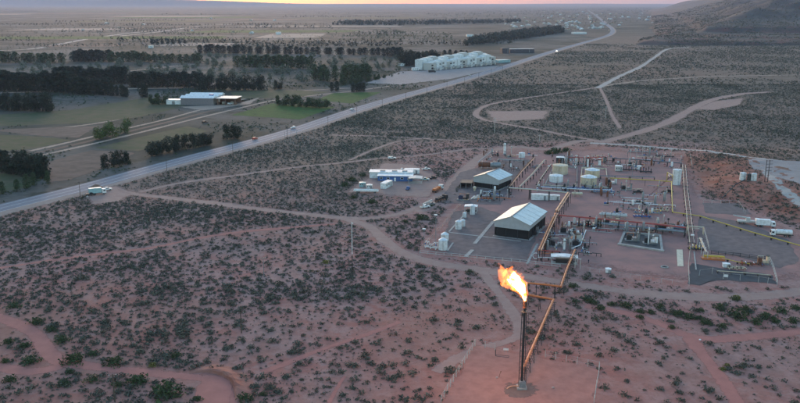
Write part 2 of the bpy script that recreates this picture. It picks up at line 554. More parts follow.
# ------------------------------------------------------------------ roads, tracks and patches
def smooth_line(pts, step=3.0):
    pts = [np.array(p, dtype=float) for p in pts]
    ext = [2 * pts[0] - pts[1]] + pts + [2 * pts[-1] - pts[-2]]
    out = []
    for i in range(1, len(ext) - 2):
        p0, p1, p2, p3 = ext[i - 1:i + 3]
        d = np.linalg.norm(p2 - p1)
        st = max(step, 0.006 * abs(p1[1]))
        n = max(2, int(d / st))
        for k in range(n):
            t = k / n
            out.append(0.5 * ((2 * p1) + (-p0 + p2) * t + (2 * p0 - 5 * p1 + 4 * p2 - p3) * t * t + (-p0 + 3 * p1 - 3 * p2 + p3) * t ** 3))
    out.append(pts[-1])
    return np.array(out)

RIBBONS = []      # (world polyline, half width) kept clear of shrubs
LIFT = [0.02]
def ribbon(name, px_pts, width, mat_, label, world_pts=None, offset=0.0, clear=True, wiggle=0.0, flat_rows=1.0, parent=None):
    wp = world_pts if world_pts is not None else [G(*p)[:2] for p in px_pts]
    line = smooth_line(wp)
    t = np.gradient(line, axis=0)
    t /= np.linalg.norm(t, axis=1)[:, None] + 1e-9
    nrm = np.stack([-t[:, 1], t[:, 0]], 1)
    line = line + nrm * offset
    w = width * np.ones(len(line))
    if wiggle:
        w = w * (1 + wiggle * (vnoise(np.arange(len(line)) * 1.0, np.zeros(len(line)), 4, len(RIBBONS)) - 0.5) * 2)
    us = [-1.0, -0.55, 0.0, 0.55, 1.0]
    V = []; E = []
    LIFT[0] += 0.0008
    for u in us:
        p = line + nrm * (u * w / 2)[:, None]
        z = terrain(p[:, 0], p[:, 1]) + LIFT[0]
        V.append(np.concatenate([p, z[:, None]], 1))
        E.append(np.full(len(line), 1 - abs(u)))
    n = len(line)
    verts = np.concatenate(V); edge = np.concatenate(E)
    faces = []
    for k in range(len(us) - 1):
        for i in range(n - 1):
            faces.append((k * n + i, k * n + i + 1, (k + 1) * n + i + 1, (k + 1) * n + i)[::-1])
    me = bpy.data.meshes.new(name)
    me.from_pydata(verts.tolist(), [], faces)
    a = me.attributes.new('edge', 'FLOAT', 'POINT'); a.data.foreach_set('value', edge.astype(np.float32))
    me.materials.append(mat_)
    o = bpy.data.objects.new(name, me); COL.objects.link(o)
    if parent is None: struct(o); o['label'] = label
    else: o.parent = parent
    if clear: RIBBONS.append((line[::2].tolist(), width / 2))
    return o

PATCHES = []
def patch(name, px_poly, mat_, label, clear=True, world=None, rough_edge=0.6):
    poly = world if world else [G(*p)[:2] for p in px_poly]
    pts = []
    n = len(poly)
    for i in range(n):
        a = np.array(poly[i]); b = np.array(poly[(i + 1) % n])
        m = max(2, int(np.linalg.norm(b - a) / 4))
        m = min(m, 40)
        for k in range(m):
            p = a + (b - a) * k / m
            j = rough_edge * (RNG.random(2) - 0.5) * 2
            pts.append(p + j)
    pts = np.array(pts)
    c = np.mean(np.array(poly), axis=0)
    LIFT[0] += 0.0008
    rings = [1.0, 0.93, 0.75, 0.45]
    V = []; E = []
    for s in rings:
        q = c + (pts - c) * s
        V.append(np.concatenate([q, (terrain(q[:, 0], q[:, 1]) + LIFT[0])[:, None]], 1))
        E.append(np.full(len(q), {1.0: 0.0, 0.93: 0.35, 0.75: 0.8, 0.45: 1.0}[s]))
    V.append(np.array([[c[0], c[1], hz(*c) + LIFT[0]]])); E.append(np.array([1.0]))
    m = len(pts); faces = []
    for k in range(len(rings) - 1):
        for i in range(m):
            faces.append((k * m + i, k * m + (i + 1) % m, (k + 1) * m + (i + 1) % m, (k + 1) * m + i))
    last = (len(rings) - 1) * m
    for i in range(m):
        faces.append((last + i, last + (i + 1) % m, len(rings) * m))
    area = sum(pts[i][0] * pts[(i + 1) % m][1] - pts[(i + 1) % m][0] * pts[i][1] for i in range(m))
    if area < 0: faces = [f[::-1] for f in faces]
    me = bpy.data.meshes.new(name)
    me.from_pydata(np.concatenate(V).tolist(), [], faces)
    a = me.attributes.new('edge', 'FLOAT', 'POINT'); a.data.foreach_set('value', np.concatenate(E).astype(np.float32))
    me.materials.append(mat_)
    o = bpy.data.objects.new(name, me); COL.objects.link(o)
    struct(o); o['label'] = label
    if clear: PATCHES.append(poly)
    return o
# ---- highway
hw_ext = HIGHWAY_W + [P0(611, 33.5), P0(612, 29), P0(606, 24), P0(599, 18), P0(592, 13), P0(588, 10)]
ribbon('highway_shoulder', None, 31, M_SHOULDER, 'gravel shoulder along the straight asphalt highway', hw_ext, offset=-3.5)
highway = ribbon('highway', None, 15.5, M_ASPHALT, 'straight grey asphalt highway crossing the plain to the far town', hw_ext)
for off, wd in ((-5.6, 0.28), (5.6, 0.28), (0.0, 0.24)):
    ribbon('lane_marking', None, wd, M_MARK, '', hw_ext, offset=off, clear=False, parent=highway)

# ---- dirt tracks (pixels of the photograph, then on to the ground)
TR = [
 ('dirt_road', [(112, 187), (128, 193), (165, 197.5), (200, 201.5), (250, 208), (300, 213.5), (350, 218.5), (382, 217), (406, 212), (428, 203), (441, 194)], 9, M_TRACK_PINK, 'pink dirt road curving from the highway to the gas plant'),
 ('dirt_road', [(345, 219), (368, 226), (383, 239), (400, 251), (430, 262), (480, 270), (530, 277), (580, 285), (640, 293), (700, 297), (760, 296), (830, 288)], 11, M_TRACK_PINK, 'dirt road along the front fence of the plant'),
 ('dirt_road', [(418, 212), (437, 200), (452, 184), (470, 166), (490, 152), (515, 147), (548, 149), (580, 141), (605, 142)], 12, M_TRACK_PINK, 'dirt road running up the left side of the plant'),
 ('dirt_track', [(140, 192), (170, 185), (200, 180), (240, 175), (290, 168), (340, 163), (385, 158), (425, 155), (470, 149), (490, 149)], 6, M_TRACK_PINK, 'narrow dirt track through scrub between highway and plant'),
 ('dirt_track', [(332, 135), (370, 136), (410, 138), (470, 141)], 5, M_TRACK_PINK, 'faint dirt track beside the fenced substation'),
 ('dirt_track', [(350, 160), (375, 149), (400, 141), (430, 138)], 4.5, M_TRACK_PINK, 'faint diagonal footpath over scrub'),
 ('dirt_track', [(605, 142), (570, 136), (540, 130), (505, 124), (482, 119), (476, 113), (488, 105), (520, 99), (560, 93), (600, 87)], 8, M_TRACK_PINK, 'dirt track looping round a bare clearing'),
 ('dirt_track', [(598, 87), (640, 81), (700, 77), (760, 75.5), (840, 74)], 9, M_TRACK_TAN, 'straight tan track at the foot of the mesa'),
 ('dirt_track', [(598, 88), (620, 76), (640, 67), (655, 57), (668, 49), (690, 47)], 12, M_TRACK_PALE, 'pale dirt road climbing towards the mesa'),
 ('dirt_track', [(603, 142), (640, 132), (668, 122), (690, 110), (712, 100), (742, 94), (770, 92)], 15, M_TRACK_PINK, 'wide reddish track behind the plant'),
 ('dirt_road', [(590, 143), (640, 146), (690, 150), (740, 156), (765, 159), (800, 163), (850, 166)], 9, M_TRACK_PALE, 'pale gravel road behind the plant'),
 ('dirt_road', [(764, 160), (768, 172), (783, 189), (800, 202), (840, 225)], 11, M_TRACK_PALE, 'pale gravel road descending past the twin pole'),
 ('dirt_track', [(-30, 272), (0, 268), (40, 262), (100, 254), (150, 248), (200, 238), (240, 232), (285, 228), (335, 224)], 4.5, M_TRACK_RED, 'narrow red track through open scrub'),
 ('dirt_track', [(-30, 308), (0, 318), (20, 325), (38, 337), (48, 352), (62, 362), (90, 366), (130, 371), (170, 375), (205, 379), (222, 388), (232, 410)], 7.5, M_TRACK_RED, 'winding red track between the largest green shrubs'),
 ('dirt_track', [(-30, 362), (0, 367), (30, 372), (62, 366)], 7.0, M_TRACK_RED, 'short red spur joining the winding red track'),
 ('gully', [(400, 322), (360, 337), (320, 350), (285, 364), (262, 372)], 3.2, M_TRACK_RED, 'shallow red gully through scrub'),
 ('gully', [(345, 376), (336, 390), (326, 410)], 2.0, M_TRACK_RED, 'short red rill near the flare fence'),
 ('dirt_track', [(483, 272), (497, 291), (511, 310), (519, 325), (515, 338), (490, 346), (462, 356), (436, 372)], 5.5, M_TRACK_PINK, 'pinkish service track from plant road to the flare'),
 ('dirt_track', [(840, 326), (790, 333), (735, 338), (695, 338), (655, 322), (620, 312), (585, 306)], 7, M_TRACK_RED, 'broad bare red swath right of the flare'),
 ('dirt_track', [(690, 338), (700, 352), (718, 374), (742, 410)], 7, M_TRACK_RED, 'red track forking from the bare swath'),
 ('dirt_track', [(620, 128), (612, 115), (606, 100), (600, 88)], 5, M_TRACK_PINK, 'faint track linking two dirt roads'),
 ('farm_track', [(30, 151), (70, 142), (120, 130), (165, 119.5), (200, 110), (225, 105), (248, 98), (300, 91), (350, 88)], 7, M_TRACK_TAN, 'tan farm track beside the canal, nearer the white warehouse'),
 ('farm_track', [(42, 155), (90, 144.5), (140, 132.5), (190, 120), (240, 108), (282, 99), (345, 92), (390, 86)], 7, M_TRACK_TAN, 'tan farm track beside the canal, nearer the highway'),
 ('farm_track', [(-20, 119), (30, 116), (70, 111), (110, 104)], 5, M_TRACK_TAN, 'narrow farm track by the round trees'),
 ('farm_track', [(0, 131), (40, 129), (92, 124), (150, 113), (172, 107)], 7, M_TRACK_TAN, 'farm track between green plots left of the warehouse'),
 ('farm_track', [(-20, 51), (30, 49), (60, 44), (100, 37), (150, 31), (200, 28)], 26, M_TRACK_PALE, 'pale far road across the valley'),
 ('farm_track', [(120, 36), (165, 31), (200, 26), (240, 24)], 24, M_TRACK_PALE, 'pale far lane across the valley'),
 ('farm_track', [(0, 93), (60, 91), (120, 89), (180, 88)], 14, M_TRACK_TAN, 'bare strip in front of the tall tree row'),
 ('farm_track', [(130, 71), (165, 67), (200, 64)], 12, M_TRACK_TAN, 'bare lane between tree rows'),
]
for nm, pts, w, m, lab in TR:
    ribbon(nm, pts, w, m, lab, wiggle=0.25)
canal = ribbon('canal_bed', [(36, 153), (80, 143.3), (130, 131.2), (178, 119.5), (220, 108.5), (262, 99), (322, 92)], 5, M_FIELD_BROWN, 'dry irrigation canal between two farm tracks')

# ---- patches
FIELDS = [
 ('crop_field', [(232, 115), (272, 103.5), (336, 107), (300, 119.5)], M_FIELD_GREEN, 'bright green crop field beside the highway'),
 ('crop_field', [(316, 100), (334, 93), (382, 92), (352, 103.5)], M_FIELD_GREEN, 'small green crop field beyond the round bushes'),
 ('crop_field', [(-20, 116), (70, 110), (150, 97), (186, 106), (140, 117), (92, 123), (-20, 127)], M_FIELD_DULL, 'dull green field left of the white warehouse'),
 ('fallow_field', [(-10, 130), (60, 127), (98, 126), (78, 138), (30, 135)], M_FIELD_BROWN, 'brown fallow plot between green fields'),
 ('crop_field', [(-20, 134), (30, 136), (72, 140), (34, 149), (-20, 152)], M_FIELD_DULL, 'dark green plot above the tall dark tree clump'),
 ('crop_field', [(94, 148), (188, 126), (208, 131), (162, 147), (138, 151)], M_FIELD_DULL, 'green plot along the canal tracks'),
 ('fallow_field', [(48, 162), (92, 150), (136, 153), (104, 168), (70, 180), (50, 182)], M_FIELD_BROWN, 'brown fallow plot beside the highway'),
 ('crop_field', [(-20, 172), (10, 174), (34, 178), (30, 187), (-20, 196)], M_FIELD_DULL, 'dark green grass strip below the tall dark tree clump'),
 ('crop_field', [(230, 92), (290, 90), (330, 92), (300, 97), (236, 99)], M_FIELD_DULL, 'thin green field behind the round bushes'),
 ('pale_yard', [(175, 107), (235, 104), (262, 97), (252, 104), (200, 111)], M_TRACK_TAN, 'bare yard in front of the white warehouse'),
 ('pale_yard', [(366, 83), (400, 71.5), (440, 70), (480, 67), (500, 65.5), (494, 69), (450, 79), (400, 84.5)], M_PALEPAD, 'pale gravel yard around the white silo block'),
 ('plant_yard', [(413, 256), (450, 204), (473, 166), (500, 149), (600, 146), (686, 152), (690, 176), (704, 198), (742, 208), (778, 222), (830, 246), (830, 284), (755, 290), (690, 287), (630, 279), (560, 268)], M_YARD, 'pinkish gravel yard of the gas plant'),
 ('office_yard', [(343, 193), (366, 178), (382, 162), (412, 163), (432, 172), (446, 186), (430, 199), (395, 197)], M_TRACK_PINK, 'bare yard around the blue and white site office'),
 ('bare_clearing', [(485, 111), (550, 110.5), (546, 119), (492, 122)], M_TRACK_PINK, 'bare clearing inside a looping track'),
 ('bare_clearing', [(694, 109.5), (714, 101), (746, 97.5), (740, 105), (714, 110.5)], M_TRACK_PINK, 'pale bare clearing below the mesa'),
 ('pale_yard', [(746, 158.5), (800, 161.5), (850, 165), (850, 192), (800, 184), (778, 177), (752, 168)], M_PALEPAD, 'pale gravel pad by the twin pole'),
 ('flare_pad', [(438, 408), (474, 345), (500, 350), (545, 358), (600, 370), (595, 412)], M_PAD, 'levelled red dirt pad around the flare stack'),
 ('truck_layby', [(86, 196), (118, 188), (134, 194), (118, 202), (92, 205)], M_TRACK_PINK, 'bare layby where trucks park beside the highway'),
 ('dirt_patch', [(200, 374), (228, 378), (236, 392), (228, 412), (192, 412)], M_TRACK_RED, 'bare red basin at the end of the winding track'),
]
fp = random.Random(31)
for k in range(26):
    px, py = fp.uniform(-10, 560), fp.uniform(10, 46)
    if px > 430 and py > 22: continue
    x_, y_ = P0(px, py)
    w_, d_ = fp.uniform(60, 260) * (0.5 + y_ / 3500.0), fp.uniform(50, 160) * (0.5 + y_ / 3500.0)
    s_ = fp.uniform(-0.6, 0.6) * w_
    patch('far_field', None, fp.choice((M_TRACK_TAN, M_FIELD_DULL, M_FIELD_BROWN, M_FIELD_GREEN)), 'far field plot in the hazy valley', True,
          [(x_ - w_, y_ - d_), (x_ + w_ * 0.9, y_ - d_ * 0.8), (x_ + w_ + s_ * 0.3, y_ + d_), (x_ - w_ * 0.8 + s_ * 0.3, y_ + d_ * 0.9)], 3.0)
for nm, poly, m, lab in FIELDS:
    patch(nm, poly, m, lab, rough_edge=1.4 if nm == 'bare_clearing' else 0.9)
patch('gravel_bed', [(441, 245), (453, 212), (480, 207), (500, 214), (536, 237), (527, 262), (450, 254)], M_YARDGREY, 'dark grey gravel bed around the large shed', False)
patch('gravel_bed', [(436, 203), (461, 172), (505, 160), (530, 160), (512, 186), (500, 205)], M_YARDGREY, 'grey gravel bed around the small shed', False)
patch('gravel_bed', [(702, 203), (739, 203), (752, 214), (745, 216), (706, 213)], M_YARDGREY, 'grey gravel bed behind the parked white trucks', False)
patch('gravel_bed', [(690, 263), (712, 267), (772, 275), (777, 284), (716, 280), (700, 286), (688, 284)], M_DARKGRAVEL, 'dark gravel bed inside the orange skid fence', False)
patch('gravel_bed', [(700, 215), (742, 222), (788, 240), (800, 262), (778, 268), (735, 256), (696, 248)], M_YARDGREY, 'grey gravel lane below the yellow pipe', False)
patch('scorched_ground', [(500 + 20 + 24 * math.cos(a), 390 + 12 * math.sin(a)) for a in [k * 0.4488 for k in range(14)]], M_STAIN, 'dark stained ground around the flare base', False)

# undercut earth bank at the end of the winding red track
def cut_bank():
    line = smooth_line([G(*p)[:2] for p in [(188, 373.5), (204, 371.5), (220, 374), (232, 381), (237, 391), (238, 403)]], 1.2)
    t_ = np.gradient(line, axis=0); t_ /= np.linalg.norm(t_, axis=1)[:, None]
    n_ = np.stack([-t_[:, 1], t_[:, 0]], 1)
    prof = [(-0.9, -0.15), (-0.55, 0.35), (-0.35, 1.0), (0.15, 1.25), (0.9, 1.1), (3.0, 0.45), (6.0, -0.12)]
    V = []
    for i in range(len(line)):
        f = math.sin(math.pi * min(1, max(0, i / (len(line) - 1)))) ** 0.6
        for o_, h_ in prof:
            j = 0.3 * (random.random() - 0.5)
            p = line[i] + n_[i] * (o_ + j)
            V.append((p[0], p[1], hz(p[0], p[1]) + h_ * f * (0.8 + 0.4 * random.random()) - 0.05))
    m_ = len(prof); F = []
    for i in range(len(line) - 1):
        for k in range(m_ - 1):
            F.append((i * m_ + k, (i + 1) * m_ + k, (i + 1) * m_ + k + 1, i * m_ + k + 1))
    me = bpy.data.meshes.new('cut_bank'); me.from_pydata(V, [], F); me.materials.append(M_SOIL)
    a = me.attributes.new('red', 'FLOAT', 'POINT'); a.data.foreach_set('value', np.full(len(V), 0.6, dtype=np.float32))
    o = bpy.data.objects.new('cut_bank', me); COL.objects.link(o); struct(o); o['label'] = 'small undercut red earth bank round the bare basin'
cut_bank()

# ------------------------------------------------------------------ mesa, far ridge
def mesa_material():
    m = bpy.data.materials.new('mesa_rock')
    nt, b = nodes_of(m); L = nt.links
    b.inputs['Roughness'].default_value = 0.97
    tc = nt.nodes.new('ShaderNodeTexCoord')
    sep = nt.nodes.new('ShaderNodeSeparateXYZ'); L.new(tc.outputs['Object'], sep.inputs[0])
    nz = nt.nodes.new('ShaderNodeTexNoise'); nz.inputs['Scale'].default_value = 0.006; nz.inputs['Detail'].default_value = 8
    nz.inputs['Roughness'].default_value = 0.65
    L.new(tc.outputs['Object'], nz.inputs['Vector'])
    n2 = nt.nodes.new('ShaderNodeTexNoise'); n2.inputs['Scale'].default_value = 0.03; n2.inputs['Detail'].default_value = 6
    L.new(tc.outputs['Object'], n2.inputs['Vector'])
    z = nt.nodes.new('ShaderNodeMath'); z.operation = 'MULTIPLY_ADD'
    L.new(nz.outputs['Fac'], z.inputs[0]); z.inputs[1].default_value = 60.0
    L.new(sep.outputs['Z'], z.inputs[2])
    ramp = nt.nodes.new('ShaderNodeValToRGB')
    mr = nt.nodes.new('ShaderNodeMapRange'); mr.inputs['From Min'].default_value = 28; mr.inputs['From Max'].default_value = 190
    L.new(z.outputs[0], mr.inputs['Value']); L.new(mr.outputs['Result'], ramp.inputs['Fac'])
    e = ramp.color_ramp.elements
    e[0].position = 0.0; e[0].color = (0.075, 0.052, 0.043, 1)
    e[1].position = 1.0; e[1].color = (0.030, 0.025, 0.027, 1)
    for p, c in ((0.08, (0.095, 0.030, 0.024)), (0.15, (0.045, 0.036, 0.031)), (0.20, (0.085, 0.030, 0.026)), (0.25, (0.045, 0.033, 0.030)), (0.42, (0.038, 0.029, 0.029)), (0.6, (0.042, 0.029, 0.030))):
        x = e.new(p); x.color = (*c, 1)
    mx = nt.nodes.new('ShaderNodeMix'); mx.data_type = 'RGBA'
    m3 = nt.nodes.new('ShaderNodeMapRange'); m3.inputs['From Min'].default_value = 0.42; m3.inputs['From Max'].default_value = 0.60
    m3.inputs['To Max'].default_value = 0.85
    L.new(n2.outputs['Fac'], m3.inputs['Value']); L.new(m3.outputs['Result'], mx.inputs['Factor'])
    L.new(ramp.outputs['Color'], mx.inputs['A']); mx.inputs['B'].default_value = (0.030, 0.031, 0.025, 1)
    L.new(mx.outputs['Result'], b.inputs['Base Color'])
    return m
M_MESA = mesa_material()

def mesa_h(x, y):
    # distance inside the mesa outline: foot line runs from front-right round the left nose
    wob = (fbm(x, y, 260, 41, 4) - 0.5) * 330
    wob2 = (fbm(x, y, 70, 45, 3) - 0.5) * 70
    edge_x = 0.302 * y + 25 - 60 * sstep(2600, 2000, y)
    d = np.minimum((x - edge_x) * 2.6, y - (1975 - 0.02 * (x - 600))) + wob * 0.45 + wob2 * 0.6
    z = np.interp(d, [-90, 0, 30, 110, 380, 430, 640, 1500, 2600, 4200], [-8, -3, 7, 11, 17, 31, 44, 122, 215, 235])
    gully = (fbm(x, y, 150, 51, 5) - 0.5) * 46 * sstep(420, 900, d) + (fbm(x, y, 45, 53, 3) - 0.5) * 9 * sstep(20, 120, d)
    gully = gully + (fbm(x, y, 520, 57, 4) - 0.5) * 80 * sstep(500, 1200, d)
    return z + gully
mesa = struct(grid_mesh('mesa_hill', axis_lines([(450, 1500, 14), (1500, 3400, 30)], 380, 9000, 1.12),
                        axis_lines([(1780, 2600, 14), (2600, 4200, 30)], 1700, 12000, 1.12), mesa_h, M_MESA, {}))
mesa['label'] = 'dark reddish mesa rising in steps at the edge of the plain'
def ridge_h(x, y):
    c = 30000 + 2500 * (fbm(x, y * 0 + 1, 9000, 61, 3) - 0.5)
    prof = 250 * np.exp(-((y - c) / 1700.0) ** 2)
    side = 1 - sstep(-9500, -2500, x)
    return -5 + prof * (0.30 + 0.70 * side) * (0.75 + 0.5 * fbm(x, y, 4000, 63, 3)) * (1 - 0.0 * x)
ridge = struct(grid_mesh('far_ridge', np.arange(-26000, 26001, 500.0), np.arange(25000, 36001, 250.0), ridge_h, M_MESA, {}))
ridge['label'] = 'low far ridge along the horizon under the pink sunset glow'

# ------------------------------------------------------------------ haze
hb = MB().box((0, 20000, 160), (126000, 96000, 324))
M_HAZE = bpy.data.materials.new('haze_air')
M_HAZE.use_nodes = True
nt = M_HAZE.node_tree
for n in list(nt.nodes): nt.nodes.remove(n)
ho = nt.nodes.new('ShaderNodeOutputMaterial')
pv = nt.nodes.new('ShaderNodeVolumePrincipled')
pv.inputs['Color'].default_value = (0.66, 0.69, 0.90, 1)
pv.inputs['Density'].default_value = 0.000034
pv.inputs['Anisotropy'].default_value = 0.0
nt.links.new(pv.outputs[0], ho.inputs['Volume'])
haze = struct(hb.build('haze', M_HAZE), 'stuff')
haze['label'] = 'pale evening haze lying over the valley'

# ------------------------------------------------------------------ foliage
def leaf_cloud(centers, radii, heights, nleaf, leaf, rng, shape='dome', flat=0.0):
    """many small triangles spread through crowns; returns verts (M*3,3)"""
    N = len(centers)
    n = nleaf
    d = rng.normal(size=(N, n, 3)); d /= np.linalg.norm(d, axis=2)[..., None] + 1e-9
    rr = rng.random((N, n)) ** 0.45
    if shape == 'dome':
        d[..., 2] = np.abs(d[..., 2])
        # lumpy outline: a few lobes per shrub
        ang = np.arctan2(d[..., 1], d[..., 0])
        ph = rng.random((N, 1)) * 6.28
        lob = 1 + 0.28 * np.sin(ang * 3 + ph) + 0.18 * np.sin(ang * 5 + 2 * ph)
        p = d * rr[..., None]
        p[..., 0] *= radii[:, None] * lob; p[..., 1] *= radii[:, None] * lob
        p[..., 2] *= heights[:, None]
        p[..., 2] += 0.02
    elif shape == 'column':
        t = rng.random((N, n)) ** 0.8
        prof = np.sin(np.clip(t * 0.85 + 0.13, 0, 1) * math.pi) ** 0.45
        ang = rng.random((N, n)) * 6.283
        ph = rng.random((N, 1)) * 6.28
        lob = 1 + 0.25 * np.sin(ang * 3 + ph + t * 7) + 0.2 * np.sin(t * 23 + ang * 2)
        r = radii[:, None] * prof * rr * lob
        p = np.stack([r * np.cos(ang), r * np.sin(ang), heights[:, None] * (0.02 + 0.98 * t)], -1)
    else:  # round crown made of clumps
        k = 15
        cc = rng.normal(size=(N, k, 3)); cc /= np.linalg.norm(cc, axis=2)[..., None]
        cc *= (0.30 + 0.50 * rng.random((N, k)))[..., None]
        cc[:, ::3, 2] = -0.72 + 0.25 * rng.random(cc[:, ::3, 2].shape)
        ci = rng.integers(0, k, (N, n))
        base = np.take_along_axis(cc, ci[..., None].repeat(3, 2), 1)
        p = base + d * (rr * 0.42)[..., None]
        p[..., 0] *= radii[:, None]; p[..., 1] *= radii[:, None]
        p[..., 2] = heights[:, None] * 0.50 + p[..., 2] * heights[:, None] * 0.50
        p[..., 2] = np.abs(p[..., 2] - heights[:, None] * 0.03) + heights[:, None] * 0.03
    p = p + centers[:, None, :]
    q = rng.normal(size=(N, n, 3, 3))
    q[..., 2] *= (1 - flat)
    q /= np.linalg.norm(q, axis=3)[..., None] + 1e-9
    ls = leaf if np.isscalar(leaf) else leaf[:, None, None, None]
    tri = p[:, :, None, :] + q * ls * (0.6 + 0.8 * rng.random((N, n, 1, 1)))
    return tri.reshape(-1, 3)

def tri_mesh(name, verts, mat_):
    me = bpy.data.meshes.new(name)
    nv = len(verts); nf = nv // 3
    me.vertices.add(nv); me.vertices.foreach_set('co', verts.astype(np.float32).ravel())
    me.loops.add(nv); me.loops.foreach_set('vertex_index', np.arange(nv, dtype=np.int32))
    me.polygons.add(nf); me.polygons.foreach_set('loop_start', np.arange(0, nv, 3, dtype=np.int32))
    me.update(calc_edges=True)
    me.materials.append(mat_)
    return me

def obj_from(name, me, parent=None, loc=None):
    o = bpy.data.objects.new(name, me); COL.objects.link(o)
    if parent: o.parent = parent
    if loc is not None: o.location = loc
    return o

# ---- shrubs on the desert floor
def blocked(x, y, margin):
    bad = np.zeros(len(x), dtype=bool)
    for line, hw in RIBBONS:
        lx = np.array([p[0] for p in line]); ly = np.array([p[1] for p in line])
        m = (x > lx.min() - hw - 5) & (x < lx.max() + hw + 5) & (y > ly.min() - hw - 5) & (y < ly.max() + hw + 5)
        if m.any():
            idx = np.where(m)[0]
            d = seg_dist(x[idx], y[idx], line)
            bad[idx] |= d < hw * 0.72 + margin[idx]
    for poly in PATCHES:
        bad |= in_poly(x, y, poly)
    return bad

def scatter_shrubs():
    step = 1.9
    X, Y = np.meshgrid(np.arange(-330, 640, step), np.arange(168, 1020, step))
    x = X.ravel() + RNG.uniform(-0.95, 0.95, X.size); y = Y.ravel() + RNG.uniform(-0.95, 0.95, X.size)
    keep = (np.abs(x) < 0.56 * y + 14) & (x > hwy_x(y) + 15.5)
    x, y = x[keep], y[keep]
    n = fbm(x, y, 34, 71, 4); n2 = fbm(x, y, 9, 75, 2)
    dens = 0.38 + 0.22 * (1 - sstep(-40, 20, x)) + 0.12 * sstep(290, 400, y) + 0.06 * sstep(420, 600, y)
    dens = dens - 0.08 * sstep(-30, 35, x) * (1 - sstep(300, 360, y))        # open ground round the flare
    dens = dens + (n - 0.5) * 0.9 + (n2 - 0.5) * 0.35
    dens = dens * (1 - 0.45 * (1 - sstep(20, 60, np.hypot(x - 30, y - 215))))
    keep = RNG.random(len(x)) < np.clip(dens, 0.02, 0.85)
    x, y, n = x[keep], y[keep], n[keep]
    r = 0.45 + 0.95 * RNG.random(len(x)) ** 2.0 + 0.9 * np.clip(n - 0.5, 0, 1)
    r *= 1 + 0.05 * sstep(420, 800, y)
    keep = ~blocked(x, y, r * 0.6)
    return x[keep], y[keep], r[keep]
sx, sy, sr = scatter_shrubs()
sz = terrain(sx, sy) - 0.05
# shrubs that show largest become single things, the rest one mass
rank = np.argsort(-(sr * 1.0 / np.hypot(sy, 100)) * (np.abs(sx) < 0.50 * sy) * ((sy > 192) & (sy < 420)))
single = rank[:270]
rest = np.ones(len(sx), dtype=bool); rest[single] = False

protos = []
for k in range(7):
    r = np.array([1.0]); h = np.array([0.8 + 0.25 * (k % 3)])
    v = leaf_cloud(np.zeros((1, 3)), r, h, 110, 0.26, RNG)
    protos.append(tri_mesh('shrub', v, M_SHRUB))
for i in single:
    o = obj_from('shrub', protos[random.randrange(7)])
    o.location = (sx[i], sy[i], sz[i])
    s = sr[i] * 1.12
    o.scale = (s * random.uniform(0.9, 1.25), s * random.uniform(0.8, 1.1), s * random.uniform(0.7, 1.0))
    o.rotation_euler = (0, 0, random.uniform(0, 6.28))
    if sx[i] > 58 and sy[i] < 262: w_ = 'on red soil beyond the flare pad'
    elif sx[i] > 5 and sy[i] < 262: w_ = 'on the red soil round the flare pad'
    elif sy[i] > 285 and sx[i] > -20: w_ = 'beside the dirt roads at the plant'
    elif sy[i] > 300: w_ = 'on open soil beyond the narrow red track'
    elif sx[i] < -62 and sy[i] < 235: w_ = 'beside the winding red track'
    elif sy[i] < 235: w_ = 'along the shallow red gully'
    else: w_ = 'on open soil round the lone wooden pole'
    tag(o, 'low grey-green desert shrub ' + w_, 'shrub', 'desert shrubs ' + w_)
near = rest & (sy < 400)
far = rest & (sy >= 400)
def mass(mask, nleaf, lf, name, label, m):
    c = np.stack([sx[mask], sy[mask], sz[mask]], 1)
    v = leaf_cloud(c, sr[mask], sr[mask] * RNG.uniform(0.55, 0.95, mask.sum()), nleaf, sr[mask] * lf, RNG)
    o = struct(obj_from(name, tri_mesh(name, v, m)), 'stuff'); o['label'] = label; return o
mass(near, 52, 0.31, 'scrub', 'countless low desert shrubs scattered on the near soil', M_SHRUB)
mass(far, 18, 0.42, 'scrub', 'dense low scrub covering the plain behind and beside the plant', M_SHRUB)
fx = RNG.uniform(-60, 1100, 60000); fy = RNG.uniform(1000, 2050, 60000)
fk = (np.abs(fx) < 0.56 * fy) & (fx > hwy_x(fy) + 20) & (mesa_h(fx, fy) < 0)
fx, fy = fx[fk], fy[fk]
fk = RNG.random(len(fx)) < np.clip(0.55 + (fbm(fx, fy, 80, 77, 4) - 0.5) * 2.2, 0.05, 0.95)
fx, fy = fx[fk], fy[fk]
fk = ~blocked(fx, fy, np.full(len(fx), 1.0)); fx, fy = fx[fk], fy[fk]
fr = RNG.uniform(0.7, 1.6, len(fx))
v = leaf_cloud(np.stack([fx, fy, np.zeros(len(fx))], 1), fr, fr * 0.8, 9, fr * 0.7, RNG)
o = struct(obj_from('scrub', tri_mesh('scrub', v, M_SHRUB)), 'stuff'); o['label'] = 'dark low scrub on the plain at the foot of the mesa'
my_ = 1960 + 4200 * RNG.random(46000) ** 1.5; mx_ = RNG.uniform(0.27, 0.56, 46000) * my_
mz_ = mesa_h(mx_, my_)
mk = (mz_ > 1) & (mx_ < 0.58 * my_) & (RNG.random(len(mx_)) < np.clip(0.5 + (fbm(mx_, my_, 90, 79, 4) - 0.5) * 2.5, 0.03, 0.95))
mx_, my_, mz_ = mx_[mk], my_[mk], mz_[mk]
mr_ = RNG.uniform(1.0, 2.6, len(mx_)) * (0.6 + my_ / 5000.0)
v = leaf_cloud(np.stack([mx_, my_, mz_ - 0.3], 1), mr_, mr_ * 0.8, 8, mr_ * 0.7, RNG)
o = struct(obj_from('scrub', tri_mesh('scrub', v, M_SHRUB)), 'stuff'); o['label'] = 'dark scrub dotted over the slopes of the mesa'
